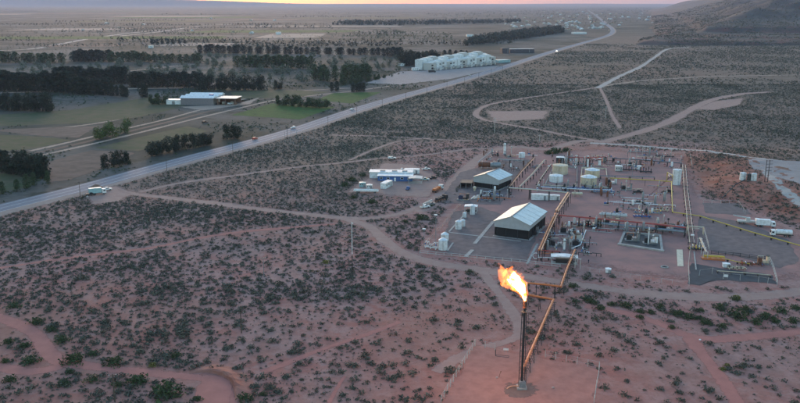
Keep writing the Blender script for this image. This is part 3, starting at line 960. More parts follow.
# tiny tufts between the shrubs
tx = RNG.uniform(-170, 190, 42000); ty = RNG.uniform(180, 420, 42000)
tk = (np.abs(tx) < 0.56 * ty) & (tx > hwy_x(ty) + 14)
tx, ty = tx[tk], ty[tk]
tn = fbm(tx, ty, 22, 91, 3)
tk = (RNG.random(len(tx)) < np.clip((tn - 0.38) * 2.4, 0.03, 0.9))
tx, ty = tx[tk], ty[tk]
tk = ~blocked(tx, ty, np.zeros(len(tx)) + 0.1)
tx, ty = tx[tk], ty[tk]
tr_ = 0.16 + 0.2 * RNG.random(len(tx))
v = leaf_cloud(np.stack([tx, ty, terrain(tx, ty)], 1), tr_, tr_ * 0.8, 8, tr_ * 0.75, RNG)
o = struct(obj_from('dry_tufts', tri_mesh('dry_tufts', v, mat('dry_tuft', (0.12, 0.105, 0.075), 0.95, 0, 0.2, 0.3, (0.085, 0.085, 0.06), island=0.4))), 'stuff')
o['label'] = 'tiny dry tufts of grass between the desert shrubs'

# bigger green shrubs one can pick out
gprotos = []
for k in range(4):
    v = leaf_cloud(np.zeros((1, 3)), np.array([1.0]), np.array([0.9]), 420, 0.15, RNG)
    gprotos.append(tri_mesh('green_shrub', v, M_GREENSHRUB))
yproto = tri_mesh('yellow_shrub', leaf_cloud(np.zeros((1, 3)), np.array([1.0]), np.array([0.8]), 200, 0.2, RNG), M_YSHRUB)
BIG = [(14, 307, 15), (37, 323, 15), (52, 331, 11), (62, 341, 17), (73, 362, 22), (113, 364, 19), (93, 355, 14), (176, 357, 12), (167, 396, 32), (137, 383, 21),
       (118, 386, 12), (92, 381, 15), (30, 362, 19), (24, 347, 13), (8, 343, 12), (5, 362, 10), (64, 385, 14), (10, 381, 14), (70, 373, 10), (197, 400, 12), (245, 400, 17), (263, 395, 9),
       (690, 318, 15), (672, 328, 9), (738, 317, 22), (765, 318, 16), (793, 322, 14), (706, 324, 13), (735, 300, 9), (640, 312, 10),
       (600, 309, 12), (626, 307, 13), (651, 313, 10), (678, 315, 14), (700, 311, 10), (720, 309, 14), (746, 311, 13), (781, 312, 15), (756, 323, 14), (722, 327, 11), (796, 309, 12), (586, 300, 9), (700, 319, 9), (775, 322, 12), (640, 318, 9),
       (422, 219, 14), (405, 222, 8), (573, 287, 11), (431, 206, 5), (555, 153, 16), (566, 151, 10), (548, 154, 9),
       (372, 203, 10), (363, 176, 9), (352, 181, 11), (345, 186, 10), (354, 198, 8), (470, 272, 8), (592, 303, 12), (612, 305, 11), (660, 308, 11), (575, 302, 8)]
for (px, py, w) in BIG:
    x, y, z = G(px, py)
    r = w / 2 * math.hypot(y, CAM_H) / 800.0
    o = obj_from('green_shrub', gprotos[random.randrange(4)], loc=(x, y, z - 0.05))
    o.scale = (r * 1.05, r * 0.95, r * random.uniform(0.75, 1.0)); o.rotation_euler = (0, 0, random.uniform(0, 6.28))
    if y < 262 and x < 0: w_ = 'beside the winding red track'
    elif py > 296: w_ = 'in the band below the plant front road'
    elif px < 385: w_ = 'left of the site office yard'
    elif py < 160: w_ = 'on the dirt road behind the cream tank'
    elif px < 440: w_ = 'at the bend of the dirt road left of the plant'
    else: w_ = 'beside the plant front road near the flare line'
    tag(o, 'large dark green shrub ' + w_, 'shrub', 'large green shrubs ' + w_)
for (px, py, w) in [(153, 366, 10), (723, 370, 8), (326, 263, 9), (736, 299, 11), (727, 366, 7)]:
    x, y, z = G(px, py)
    r = w / 2 * math.hypot(y, CAM_H) / 800.0
    o = obj_from('yellow_shrub', yproto, loc=(x, y, z - 0.03)); o.scale = (r, r, r * 0.85); o.rotation_euler = (0, 0, random.uniform(0, 6))
    tag(o, 'yellowish flowering shrub among grey-green scrub', 'shrub', 'yellowish shrubs')

# ---- trees
def tree_protos(kind, m, shape, n, leaf, rad, count=3):
    out = []
    for k in range(count):
        h = 10.0
        v = leaf_cloud(np.zeros((1, 3)), np.array([rad * (0.9 + 0.1 * k)]), np.array([h]), n, leaf, RNG, shape)
        v[:, 2] = np.maximum(v[:, 2], 0.05)
        crown = tri_mesh('crown', v, m)
        t = MB()
        th = 7.5 if shape != 'round' else 5.0
        t.tube([(0, 0, -0.3), (0.05, 0.03, th * 0.4), (-0.04, 0.06, th * 0.75), (0.03, 0, th)], [0.28, 0.22, 0.15, 0.06], 6)
        for b in range(5):
            a = b * 1.3 + k; z0 = th * (0.35 + 0.12 * b); L = rad * (0.8 if shape == 'round' else 0.55)
            t.tube([(0, 0, z0), (math.cos(a) * L * 0.5, math.sin(a) * L * 0.5, z0 + L * 0.45), (math.cos(a) * L, math.sin(a) * L, z0 + L)], [0.11, 0.08, 0.03], 5)
        me = bpy.data.meshes.new('trunk'); me.from_pydata(t.v, [], t.f); me.materials.append(M_BARK)
        out.append((crown, me))
    return out
TREES = {
 'poplar': tree_protos('poplar', M_DARKLEAF, 'column', 1100, 0.5, 2.5),
 'dark': tree_protos('dark', M_DARKLEAF, 'round', 1500, 0.5, 4.2),
 'mid': tree_protos('mid', M_MIDLEAF, 'round', 1300, 0.5, 4.6),
 'midcol': tree_protos('midcol', M_MIDLEAF, 'column', 700, 0.6, 2.6),
 'bright': tree_protos('bright', M_BRIGHTLEAF, 'round', 1300, 0.45, 5.0),
 'pale': tree_protos('pale', M_PALELEAF, 'round', 300, 0.8, 4.6),
}
NAMES = {'poplar': 'poplar_tree', 'dark': 'broadleaf_tree', 'mid': 'broadleaf_tree', 'midcol': 'poplar_tree', 'bright': 'broadleaf_tree', 'pale': 'willow_tree'}
def tree(kind, x, y, h, label, group, wide=1.0):
    crown, trunk = TREES[kind][random.randrange(3)]
    t = thing(NAMES[kind], label, 'tree', (x, y, hz(x, y)), random.uniform(0, 6.28), group)
    s = h / 10.0
    w = s * wide * random.uniform(0.88, 1.15)
    t.scale = (w, w, s)
    obj_from('crown', crown, t); obj_from('trunk', trunk, t)
    return t
def tree_row(kind, base, top_y, spacing, label, group, jitter=1.5, wide=1.0, hvar=0.15, depth=0.0):
    """trees along a base line of pixels; top_y row of their tops"""
    w = [P0(*p) for p in base]
    L = [math.dist(a, b) for a, b in zip(w[:-1], w[1:])]
    tot = sum(L)
    n = max(1, int(tot / spacing))
    for i in range(n + 1):
        s = tot * i / max(n, 1)
        k = 0
        while k < len(L) - 1 and s > L[k]:
            s -= L[k]; k += 1
        t = min(1, s / L[k])
        x = w[k][0] + (w[k + 1][0] - w[k][0]) * t + random.uniform(-jitter, jitter)
        y = w[k][1] + (w[k + 1][1] - w[k][1]) * t + random.uniform(-jitter, jitter) + random.uniform(0, depth)
        bx = base[k][0] + (base[k + 1][0] - base[k][0]) * t
        by = base[k][1] + (base[k + 1][1] - base[k][1]) * t
        ty = top_y if not isinstance(top_y, tuple) else top_y[0] + (top_y[1] - top_y[0]) * i / max(n, 1)
        h = height_px(bx, by, ty) * random.uniform(1 - hvar, 1 + hvar * 0.4)
        tree(kind, x, y, max(h, 2.0), label, group, wide)

tree_row('poplar', [(0, 173), (4, 173), (9, 173.5)], 150, 3.6, 'tall dark poplar at the edge of the clump by the highway', 'poplars left of the dark clump', 1, 0.85)
for (bx, by) in [(14, 174), (20, 175), (26, 175.5), (32, 176), (38, 177), (43, 178), (18, 171), (25, 171), (33, 172)]:
    x, y = P0(bx, by)
    tree('dark', x, y, height_px(bx, by, 151 + random.uniform(-1, 3)), 'dark broadleaf tree in the tall clump beside the highway', 'dark tree clump beside the highway', 1.05)
tree_row('midcol', [(33, 186), (48, 184)], 171, 4.5, 'slender green tree below the dark clump by the highway', 'slender trees below the dark clump', 0.8, 0.8)
tree_row('midcol', [(3, 194), (16, 192), (27, 189)], (181, 175), 5.5, 'young tree on the grass strip beside the highway', 'young trees on the grass strip', 0.8, 0.95)
tree_row('dark', [(106, 168), (115, 166.5), (127, 164)], (153, 149), 4.2, 'dark tree in the small clump by the brown fallow plot', 'dark trees by the fallow plot', 1.5, 0.9)
tree_row('dark', [(151, 156), (165, 153.5), (180, 150), (196, 147), (212, 145)], (140, 130), 5.2, 'dark tree in the roadside row beside the highway', 'dark roadside trees beside the highway', 1.8, 0.95)
tree_row('dark', [(226, 139), (234, 138), (239, 138)], 124, 5, 'dark tree standing alone in the gap after the roadside row', 'dark trees past the roadside row', 1.2, 0.9)
for (bx, by, ty, wd) in [(100, 139, 124, 1.1), (113, 137, 120, 1.15), (125, 133, 118, 1.15), (106, 136, 122, 1.0)]:
    x, y = P0(bx, by)
    tree('bright', x, y, height_px(bx, by, ty), 'bright yellow-green tree by the farm track', 'bright green trees by the farm track', wd)
for (bx, by, ty) in [(152, 104, 93), (159, 104.5, 92), (165, 104, 94)]:
    x, y = P0(bx, by)
    tree('mid', x, y, height_px(bx, by, ty), 'rounded green tree left of the white warehouse', 'rounded trees left of the warehouse', 1.2)
for i in range(9):
    bx = 2 + i * 5.8; by = 109 + (i % 3) * 0.8 + i * 0.15
    x, y = P0(bx, by)
    tree('dark', x, y, height_px(bx, by, 92 + random.uniform(-1, 3)), 'round dark tree at the corner of the dull green field', 'round dark trees by the dull field', 1.05)
for (bx, by, ty) in [(279, 105, 94), (286, 105.5, 93), (293, 106, 93), (300, 106.5, 94), (307, 107, 96), (313, 107.5, 96.5), (320, 108, 96), (326, 107.5, 97)]:
    x, y = P0(bx, by)
    tree('mid', x, y, height_px(bx, by, ty), 'dense round tree bordering the bright green field', 'round trees by the bright green field', 1.15)
tree_row('poplar', [(-5, 91), (72, 92.5)], 71, 6.2, 'tall dark poplar in the long unbroken windbreak', 'poplars of the long windbreak', 1.2, 1.25)
tree_row('poplar', [(77, 94), (108, 95)], 78, 5.6, 'dark poplar in the short trimmed windbreak block', 'poplars of the short windbreak block', 1.2, 1.35)
tree_row('poplar', [(112, 96), (122, 96.5)], 84, 5, 'dark poplar in the pair beside the windbreak block', 'poplars beside the block', 1, 1.1)
tree_row('poplar', [(126, 97), (127.5, 97)], 86, 3, 'slim dark poplar standing apart near the warehouse', 'slim poplars near the warehouse', 0.5, 0.9)
tree_row('poplar', [(143, 97.5), (146, 97.5)], 83, 4, 'tall slim poplar between windbreak and rounded green trees', 'slim poplars by rounded trees', 0.5, 0.9)
tree_row('poplar', [(58, 83.5), (126, 84)], 67, 7.2, 'dark poplar in the second windbreak behind the trimmed block', 'poplars of the second windbreak', 1.5, 1.35)
tree_row('poplar', [(131, 87), (200, 87.5)], 72, 6.6, 'dark poplar in the windbreak behind the white warehouse', 'poplars behind the warehouse', 1.5, 1.4)
tree_row('dark', [(202, 89.5), (262, 90)], 74, 8.5, 'dark tree in the row right of the white warehouse', 'dark trees right of the warehouse', 2, 1.05)
tree_row('midcol', [(-5, 63), (60, 62.5)], 52, 11, 'green tree in the far left windbreak', 'trees of the far left windbreak', 2, 1.7)
tree_row('poplar', [(75, 61.5), (109, 61.5)], 49.5, 9, 'dark poplar in the far windbreak before pale willows', 'poplars of the far windbreak', 2, 1.6)
tree_row('midcol', [(112, 62), (145, 61.5)], 51, 9, 'green poplar in the far windbreak gap', 'green poplars of the far windbreak', 2, 1.6)
tree_row('midcol', [(148, 62), (200, 63)], 53, 12, 'green tree in the thin far windbreak', 'trees of the thin far windbreak', 2, 1.6)
tree_row('midcol', [(238, 67), (310, 68.5)], 55, 10, 'green tree in the windbreak in mid valley', 'trees of the mid-valley windbreak', 2, 1.5)
tree_row('midcol', [(313, 80), (330, 81), (352, 80), (370, 77.5)], (66, 64), 9, 'tall green tree near the farm tracks', 'tall trees near the farm tracks', 3, 1.1, 0.35)
tree_row('poplar', [(332, 91), (337, 91)], 81, 4, 'dark cone-shaped tree at the back of the small crop field', 'cone trees behind the small field', 0.5, 1.1)
tree_row('poplar', [(353, 92), (364, 91.5)], 83, 4.4, 'dark cone-shaped tree at the corner of the small crop field', 'cone trees at the field corner', 0.5, 1.1)
tree_row('dark', [(277, 89), (281, 89)], 79, 5, 'single dark tree behind the thin green field', 'dark trees behind the thin field', 0.5, 0.9)
tree_row('mid', [(345, 85), (380, 79), (402, 73)], 74, 12, 'green tree near the pale gravel yard', 'trees by the pale gravel yard', 4, 1.1, 0.3)
tree_row('dark', [(402, 66), (412, 65.5), (424, 64), (437, 62)], 50, 8, 'dark tree beside the white silo block', 'dark trees beside the silo block', 4, 1.0)
tree_row('poplar', [(444, 58), (450, 57.5), (458, 57), (466, 55.5)], 50, 16, 'small dark cone tree behind the white silo block', 'cone trees behind the silo block', 2, 1.2)
tree_row('poplar', [(384, 56), (400, 57)], 47, 10, 'dark tree in the belt left of the silo block', 'belt trees left of the silo block', 3, 1.5)
tree_row('dark', [(153, 44.5), (184, 43.5)], 38.5, 13, 'dark tree in the low far belt before pale fields', 'low far belt trees', 4, 1.0)
tree_row('poplar', [(200, 53), (250, 53.5), (300, 54), (378, 55)], (44, 48), 12, 'dark tree in the long far belt across the valley', 'trees of the long far belt', 4, 1.7)
# pale willows
for i in range(190):
    px = random.uniform(-5, 400)
    lo, hi = (56, 83) if px < 330 else (58, 74)
    py = random.uniform(lo, hi)
    if 95 < px < 200 and py > 70: py -= 8
    x, y = P0(px, py)
    if blocked(np.array([x]), np.array([y]), np.array([3.0]))[0]: continue
    tree('pale', x, y, random.uniform(8, 14), 'pale grey-green willow ' + ('behind the long windbreak' if px < 130 else 'behind the white warehouse' if px < 262 else 'in mid valley before the silo block'), 'pale willows ' + ('behind the windbreak' if px < 130 else 'behind the warehouse' if px < 262 else 'before the silo block'), random.uniform(0.8, 1.2))

# low weeds and bushes of the near valley
hx = RNG.uniform(-560, 60, 52000); hy = RNG.uniform(330, 1250, 52000)
hk = (hx > -0.58 * hy) & (hx < hwy_x(hy) - 11)
hx, hy = hx[hk], hy[hk]
hn = fbm(hx, hy, 60, 95, 4)
hk = RNG.random(len(hx)) < np.clip((hn - 0.42) * 3.0, 0.02, 0.9)
hx, hy = hx[hk], hy[hk]
hk = ~blocked(hx, hy, np.full(len(hx), 0.3)); hx, hy = hx[hk], hy[hk]
hr = RNG.uniform(0.35, 1.3, len(hx))
v = leaf_cloud(np.stack([hx, hy, np.zeros(len(hx))], 1), hr, hr * 0.8, 10, hr * 0.6, RNG)
o = struct(obj_from('weeds', tri_mesh('weeds', v, M_MIDLEAF)), 'stuff'); o['label'] = 'low weeds and bushes between the valley fields'
# far woods read as one mass
def wood(px_poly, n, hrange, m, name, label, nleaf=26, wide=0.42):
    w = [P0(*p) for p in px_poly]
    xs_ = [p[0] for p in w]; ys_ = [p[1] for p in w]
    x = RNG.uniform(min(xs_), max(xs_), n * 6); y = RNG.uniform(min(ys_), max(ys_), n * 6)
    k = np.where(in_poly(x, y, w))[0][:n]
    x, y = x[k], y[k]
    h = RNG.uniform(hrange[0], hrange[1], len(x))
    v = leaf_cloud(np.stack([x, y, np.zeros(len(x))], 1), h * wide, h, nleaf, h * 0.17, RNG, 'round')
    v[:, 2] = np.maximum(v[:, 2], 0.02)
    o = struct(obj_from(name, tri_mesh(name, v, m)), 'stuff'); o['label'] = label
wood([(461, 46.5), (480, 44), (510, 41), (545, 36), (564, 33), (560, 28.5), (520, 33), (480, 39)], 700, (13, 20), M_DARKLEAF, 'far_wood', 'dark dense plantation beyond the silo block', 40)
wood([(332, 25), (400, 25.5), (470, 24), (522, 23), (520, 21.3), (440, 22.2), (340, 23)], 500, (16, 24), M_DARKLEAF, 'far_wood', 'dark tree belt across the far valley')
wood([(330, 36), (420, 42), (455, 44), (450, 33), (380, 31)], 260, (5, 10), M_MIDLEAF, 'far_orchard', 'green orchard trees before the dark plantation', 20)
wood([(520, 27), (600, 27), (668, 20), (652, 8), (560, 9), (420, 14), (440, 19)], 1500, (8, 16), M_MIDLEAF, 'far_orchard', 'hazy green trees around the far town', 14)
wood([(-10, 56), (400, 64), (400, 50), (200, 40), (-10, 46)], 900, (2.5, 6), M_PALELEAF, 'far_scrub', 'pale scrub in the middle of the valley', 14, 0.6)
belts = random.Random(9)
bx_, by_, bh_ = [], [], []
for k in range(46):
    px = belts.uniform(-20, 600); py = belts.uniform(11, 47)
    if px > 440 and py > 22: continue
    x0_, y0_ = P0(px, py)
    L_ = belts.uniform(120, 700) * (0.6 + y0_ / 5000.0); a_ = belts.gauss(0.05, 0.2)
    n_ = int(min(70, max(8, L_ / (6 + y0_ / 500.0)))); h_ = belts.uniform(7, 17)
    for q in range(n_):
        if belts.random() < 0.18: continue
        bx_.append(x0_ + math.cos(a_) * L_ * (q / n_ - 0.5)); by_.append(y0_ + math.sin(a_) * L_ * (q / n_ - 0.5) + belts.uniform(-6, 6)); bh_.append(h_ * belts.uniform(0.7, 1.1))
bx_, by_, bh_ = np.array(bx_), np.array(by_), np.array(bh_)
v = leaf_cloud(np.stack([bx_, by_, np.zeros(len(bx_))], 1), bh_ * 0.5, bh_, 22, bh_ * 0.18, RNG, 'round')
v[:, 2] = np.maximum(v[:, 2], 0.02)
o = struct(obj_from('far_hedgerows', tri_mesh('far_hedgerows', v, M_DARKLEAF)), 'stuff'); o['label'] = 'dark hedgerows and tree lines streaking the far valley'
wood([(-10, 86), (130, 78), (260, 84), (400, 76), (400, 66), (-10, 64)], 900, (1.5, 4), M_PALELEAF, 'far_scrub', 'pale scrub between the valley windbreaks', 14, 0.7)
wood([(-10, 46), (200, 40), (400, 48), (400, 28), (-10, 22)], 1100, (3, 8), M_MIDLEAF, 'far_scrub', 'hazy trees and hedges scattered over the far valley', 12, 0.7)

# ================================================================== flare
AXR = R(-18.0)          # direction of the plant's rows
def rot2(x, y, a):
    return x * math.cos(a) - y * math.sin(a), x * math.sin(a) + y * math.cos(a)

def flare():
    bx, by = P0(521.5, 388)
    TIP = 24.8
    t = thing('flare_stack', 'tall dark flare stack with ladder cage burning gas on the red pad', 'flare stack', (bx, by, 0), 0)
    MB().box((0, 0, 0.25), (2.6, 2.6, 0.5)).build('concrete_base', M_CONC, t)
    MB().box((0.1, -0.2, 1.2), (1.7, 1.5, 1.4)).box((0.1, -0.2, 2.0), (1.3, 1.1, 0.25)).build('knockout_box', M_GREY, t)
    MB().cyl((0, 0, 0.5), (0, 0, TIP - 2.0), 0.33, 0.30, 12).build('riser', M_DARK, t, True)
    MB().cyl((0, 0, TIP - 2.0), (0, 0, TIP - 1.7), 0.5, 0.5, 12).cyl((0, 0, TIP - 1.7), (0, 0, TIP), 0.42, 0.46, 12).build('flare_tip', M_RUST, t, True)
    for sx_ in (-0.75, 0.75):
        MB().cyl((sx_, 0.35, 0.5), (sx_ * 0.8, 0.35, TIP - 3), 0.10, 0.10, 6).build('side_pipe', M_DARK, t)
    lad = MB().box((0.55, -0.42, TIP / 2 - 1), (0.07, 0.07, TIP - 4)).box((1.0, -0.42, TIP / 2 - 1), (0.07, 0.07, TIP - 4)).build('ladder', M_DARK, t)
    rg = MB()
    z = 1.2
    while z < TIP - 3.2:
        rg.cyl((0.55, -0.42, z), (1.0, -0.42, z), 0.025, n=5); z += 0.45
    rg.build('rung', M_DARK, lad)
    br = MB()
    z = 2.5
    while z < TIP - 3:
        br.tube([(-0.78, 0.35, z), (0, -0.05, z + 0.1), (0.8, 0.35, z)], 0.05, 5)
        br.tube([(-0.78, 0.35, z), (0.78, 0.35, z + 1.3)], 0.04, 5)
        z += 1.6
    br.build('bracing', M_DARK, t)
    MB().lathe([(0.9, -0.05), (0.9, 0.05)], (0, 0, TIP - 3.0), 16).build('platform', M_DARK, t)
    pil = MB().tube([(0.42, 0, TIP - 2.3), (0.62, 0, TIP - 0.6), (0.5, 0, TIP + 0.15)], 0.05, 6); pil.build('pilot_burner', M_DARK, t)
    # drain hose curling on the ground to the left of the base
    MB().tube([(-0.8, -0.3, 0.65), (-1.8, 0.1, 0.55), (-2.8, 0.2, 0.35), (-3.5, -0.1, 0.17), (-4.0, -0.8, 0.10)], 0.17, 8).build('drain_pipe', M_SALMON, t, True)
    return bx, by, TIP
FX, FY, FTIP = flare()

def flame():
    t = thing('flare_flame', 'bright orange and yellow gas flame blowing sideways off the flare tip', 'flame', (FX, FY, FTIP), 0)
    t.scale = (1.04, 1.04, 1.0)
    # surface of the hot core
    m = bpy.data.materials.new('flame_core'); m.use_nodes = True
    nt = m.node_tree
    for n in list(nt.nodes): nt.nodes.remove(n)
    out = nt.nodes.new('ShaderNodeOutputMaterial'); em = nt.nodes.new('ShaderNodeEmission')
    em.inputs['Color'].default_value = (1.0, 0.58, 0.20, 1); em.inputs['Strength'].default_value = 7.0
    tc0 = nt.nodes.new('ShaderNodeTexCoord'); n0 = nt.nodes.new('ShaderNodeTexNoise'); n0.inputs['Scale'].default_value = 0.7; n0.inputs['Detail'].default_value = 5
    nt.links.new(tc0.outputs['Object'], n0.inputs['Vector'])
    rp = nt.nodes.new('ShaderNodeValToRGB'); nt.links.new(n0.outputs['Fac'], rp.inputs['Fac'])
    rp.color_ramp.elements[0].position = 0.36; rp.color_ramp.elements[0].color = (1.0, 0.13, 0.004, 1)
    rp.color_ramp.elements[1].position = 0.56; rp.color_ramp.elements[1].color = (1.0, 0.62, 0.22, 1)
    q_ = rp.color_ramp.elements.new(0.45); q_.color = (1.0, 0.34, 0.02, 1)
    nt.links.new(rp.outputs['Color'], em.inputs['Color'])
    nt.links.new(em.outputs[0], out.inputs['Surface'])
    def tongue(axis, radii, seed, n=14, sub=4, lump=0.28):
        pts = smooth3(axis, sub)
        rr = np.interp(np.linspace(0, len(radii) - 1, len(pts)), range(len(radii)), radii)
        b = MB(); rings = []
        for i, (p, r) in enumerate(zip(pts, rr)):
            ring = []
            for j in range(n):
                a = 2 * math.pi * j / n
                k = 1 + lump * (float(vnoise(np.array([j * 0.9 % n]), np.array([i * 0.55]), 1.0, seed)) - 0.5) * 2
                ring.append((p[0] + r * k * math.cos(a), p[1] + r * k * math.sin(a) * 0.8, p[2] + r * 0.25 * math.cos(a)))
            rings.append(ring)
        vs = [q for r_ in rings for q in r_]
        fs = []
        for i in range(len(rings) - 1):
            for j in range(n):
                fs.append((i * n + j, i * n + (j + 1) % n, (i + 1) * n + (j + 1) % n, (i + 1) * n + j))
        fs.append(tuple(reversed(range(n)))); fs.append(tuple(range((len(rings) - 1) * n, len(rings) * n)))
        b.v, b.f = vs, fs
        return b
    def smooth3(axis, sub):
        ax = [np.array(p, dtype=float) for p in axis]
        e = [2 * ax[0] - ax[1]] + ax + [2 * ax[-1] - ax[-2]]
        o = []
        for i in range(1, len(e) - 2):
            p0, p1, p2, p3 = e[i - 1:i + 3]
            for k in range(sub):
                u = k / sub
                o.append(0.5 * ((2 * p1) + (-p0 + p2) * u + (2 * p0 - 5 * p1 + 4 * p2 - p3) * u * u + (-p0 + 3 * p1 - 3 * p2 + p3) * u ** 3))
        o.append(ax[-1])
        return o
    tongue([(0, 0, 0.1), (-0.3, 0, 1.6), (-1.3, 0, 3.6), (-2.4, 0.1, 5.4), (-3.0, 0.1, 6.9), (-3.1, 0.1, 8.0)], [0.22, 0.62, 1.05, 1.25, 0.75, 0.12], 3).build('flame_core', m, t, True)
    tongue([(-1.4, 0, 3.4), (-3.0, 0.2, 4.6), (-4.5, 0.2, 5.9)], [0.75, 0.75, 0.10], 5).build('flame_core', m, t, True)
    # soft glowing gas around it
    g = bpy.data.materials.new('flame_gas'); g.use_nodes = True
    nt = g.node_tree
    for n in list(nt.nodes): nt.nodes.remove(n)
    out = nt.nodes.new('ShaderNodeOutputMaterial'); pv = nt.nodes.new('ShaderNodeVolumePrincipled')
    tc = nt.nodes.new('ShaderNodeTexCoord')
    nz = nt.nodes.new('ShaderNodeTexNoise'); nz.inputs['Scale'].default_value = 0.55; nz.inputs['Detail'].default_value = 4
    nz.inputs['Distortion'].default_value = 0.8
    mp = nt.nodes.new('ShaderNodeMapping'); mp.inputs['Scale'].default_value = (1.3, 1.3, 0.7); mp.inputs['Rotation'].default_value = (0, R(-25), 0)
    nt.links.new(tc.outputs['Object'], mp.inputs['Vector']); nt.links.new(mp.outputs[0], nz.inputs['Vector'])
    mr = nt.nodes.new('ShaderNodeMapRange'); mr.inputs['From Min'].default_value = 0.44; mr.inputs['From Max'].default_value = 0.72
    mr.inputs['To Min'].default_value = 0.0; mr.inputs['To Max'].default_value = 0.6
    nt.links.new(nz.outputs['Fac'], mr.inputs['Value'])
    pv.inputs['Density'].default_value = 0.0
    pv.inputs['Emission Color'].default_value = (1.0, 0.20, 0.022, 1)
    nt.links.new(mr.outputs['Result'], pv.inputs['Emission Strength'])
    nt.links.new(pv.outputs[0], out.inputs['Volume'])
    tongue([(0.1, 0, 0), (-0.5, 0, 2.0), (-1.8, 0, 4.0), (-3.3, 0.1, 6.2), (-4.2, 0.2, 8.2), (-3.6, 0.1, 9.4)], [0.35, 1.2, 2.0, 2.4, 1.7, 0.3], 11, 18, 5, 0.35).build('flame_gas', g, t, True)
    tongue([(-3.0, 0, 3.2), (-5.0, 0.1, 4.4), (-6.0, 0.1, 6.6), (-6.3, 0.2, 8.6), (-6.9, 0.1, 10.3)], [0.6, 1.1, 0.85, 0.8, 0.25], 13, 16, 5, 0.35).build('flame_gas', g, t, True)
    # the light the flame throws on its surroundings
    ld = bpy.data.lights.new('flame_light', 'POINT'); ld.energy = FLAME_W; ld.color = (1.0, 0.46, 0.24); ld.shadow_soft_size = 1.6
    lo = bpy.data.objects.new('flame_light', ld); COL.objects.link(lo); lo.parent = t; lo.location = (-2.2, 0, 4.5)
FLAME_W = 4400.0
flame()

# ---- the orange flare line on its trestles, with an expansion loop
def trestle_pipe(name, label, pts, r, m, sup_step, cat='pipeline', legs=M_DARK, second=None, extra=None, base_z=0.0, walkway=False, stop_legs=None):
    """pts: world points of the pipe axis; supports drop to the ground below"""
    p0 = pts[0]
    t = thing(name, label, cat, (p0[0], p0[1], base_z), 0)
    O = Vector((p0[0], p0[1], base_z))
    loc = [Vector(p) - O for p in pts]
    MB().tube(loc, r, 10).build('pipe', m, t, True)
    if second:
        for (off, r2, m2) in second:
            q = []
            for i, p in enumerate(loc):
                d = (loc[min(i + 1, len(loc) - 1)] - loc[max(i - 1, 0)]); d.z = 0; d.normalize()
                q.append(p + Vector((-d.y, d.x, 0)) * off[0] + Vector((0, 0, off[1])))
            MB().tube(q, r2, 8).build('pipe', m2, t, True)
    dist = 0.0; nxt = sup_step * 0.4
    for a, b in zip(loc[:-1], loc[1:]):
        L = (b - a).length
        d = (b - a); hd = Vector((d.x, d.y, 0))
        if hd.length < 0.3: continue
        hd.normalize(); nrm = Vector((-hd.y, hd.x, 0))
        while nxt < dist + L:
            p = a + d * ((nxt - dist) / L)
            zg = hz(p.x + O.x, p.y + O.y) - base_z
            w = max(0.45, 0.16 * (p.z - zg))
            top = p.z - r - 0.02
            s = MB()
            if p.z - zg > 1.4:
                for k in (-1, 1):
                    f = p + nrm * (w * k); h_ = p + nrm * (w * 0.75 * k)
                    s.tube([(f.x, f.y, zg - 0.1), (h_.x, h_.y, top - 0.09)], 0.09, 6)
                a1 = p + nrm * (-w * 0.85); b1 = p + nrm * (w * 0.85)
                zm = (zg + top) / 2
                s.tube([(a1.x, a1.y, zg + 0.5), (b1.x, b1.y, zm + 0.6)], 0.05, 5)
                s.box((p.x, p.y, top - 0.06), (2 * w + 0.3, 0.2, 0.12), math.atan2(nrm.y, nrm.x))
            else:
                s.box((p.x, p.y, (zg + top) / 2 - 0.05), (0.55, 0.5, max(0.15, top - zg + 0.1)), math.atan2(hd.y, hd.x))
            s.build('support', legs, t)
            nxt += sup_step
        dist += L
    if walkway:
        for a, b in zip(loc[:-1], loc[1:]):
            d = b - a
            if d.length < 12: continue
            h = Vector((d.x, d.y, 0)).normalized(); nrm = Vector((h.y, -h.x, 0))
            n = int(d.length / 1.6)
            wk = MB()
            wk.tube([a + nrm * 0.7 + Vector((0, 0, -0.35)), b + nrm * 0.7 + Vector((0, 0, -0.35))], 0.05, 5)
            wk.tube([a + nrm * 1.25 + Vector((0, 0, -0.35)), b + nrm * 1.25 + Vector((0, 0, -0.35))], 0.05, 5)
            for k in range(n):
                q = a + d * (k / n)
                wk.tube([q + nrm * 0.3 + Vector((0, 0, -0.4)), q + nrm * 1.3 + Vector((0, 0, -0.4))], 0.07, 5)
            wk.build('cable_tray', M_DARK, t)
    return t
ZP = 4.6
fl = [Vector((FX + 0.05, FY + 0.45, ZP)), A(553.5, 299.5, ZP), A(540, 297, ZP), A(527, 294.5, ZP), A(527, 283, ZP), A(545, 284.5, ZP), A(561, 286.5, ZP), A(567, 269, ZP), A(575, 250, ZP)]
trestle_pipe('flare_line', 'orange flare gas pipe on dark trestles looping out to the flare stack', fl, 0.34, M_ORANGE, 6.5, walkway=True, second=[((0.75, -0.2), 0.10, M_RUST)])

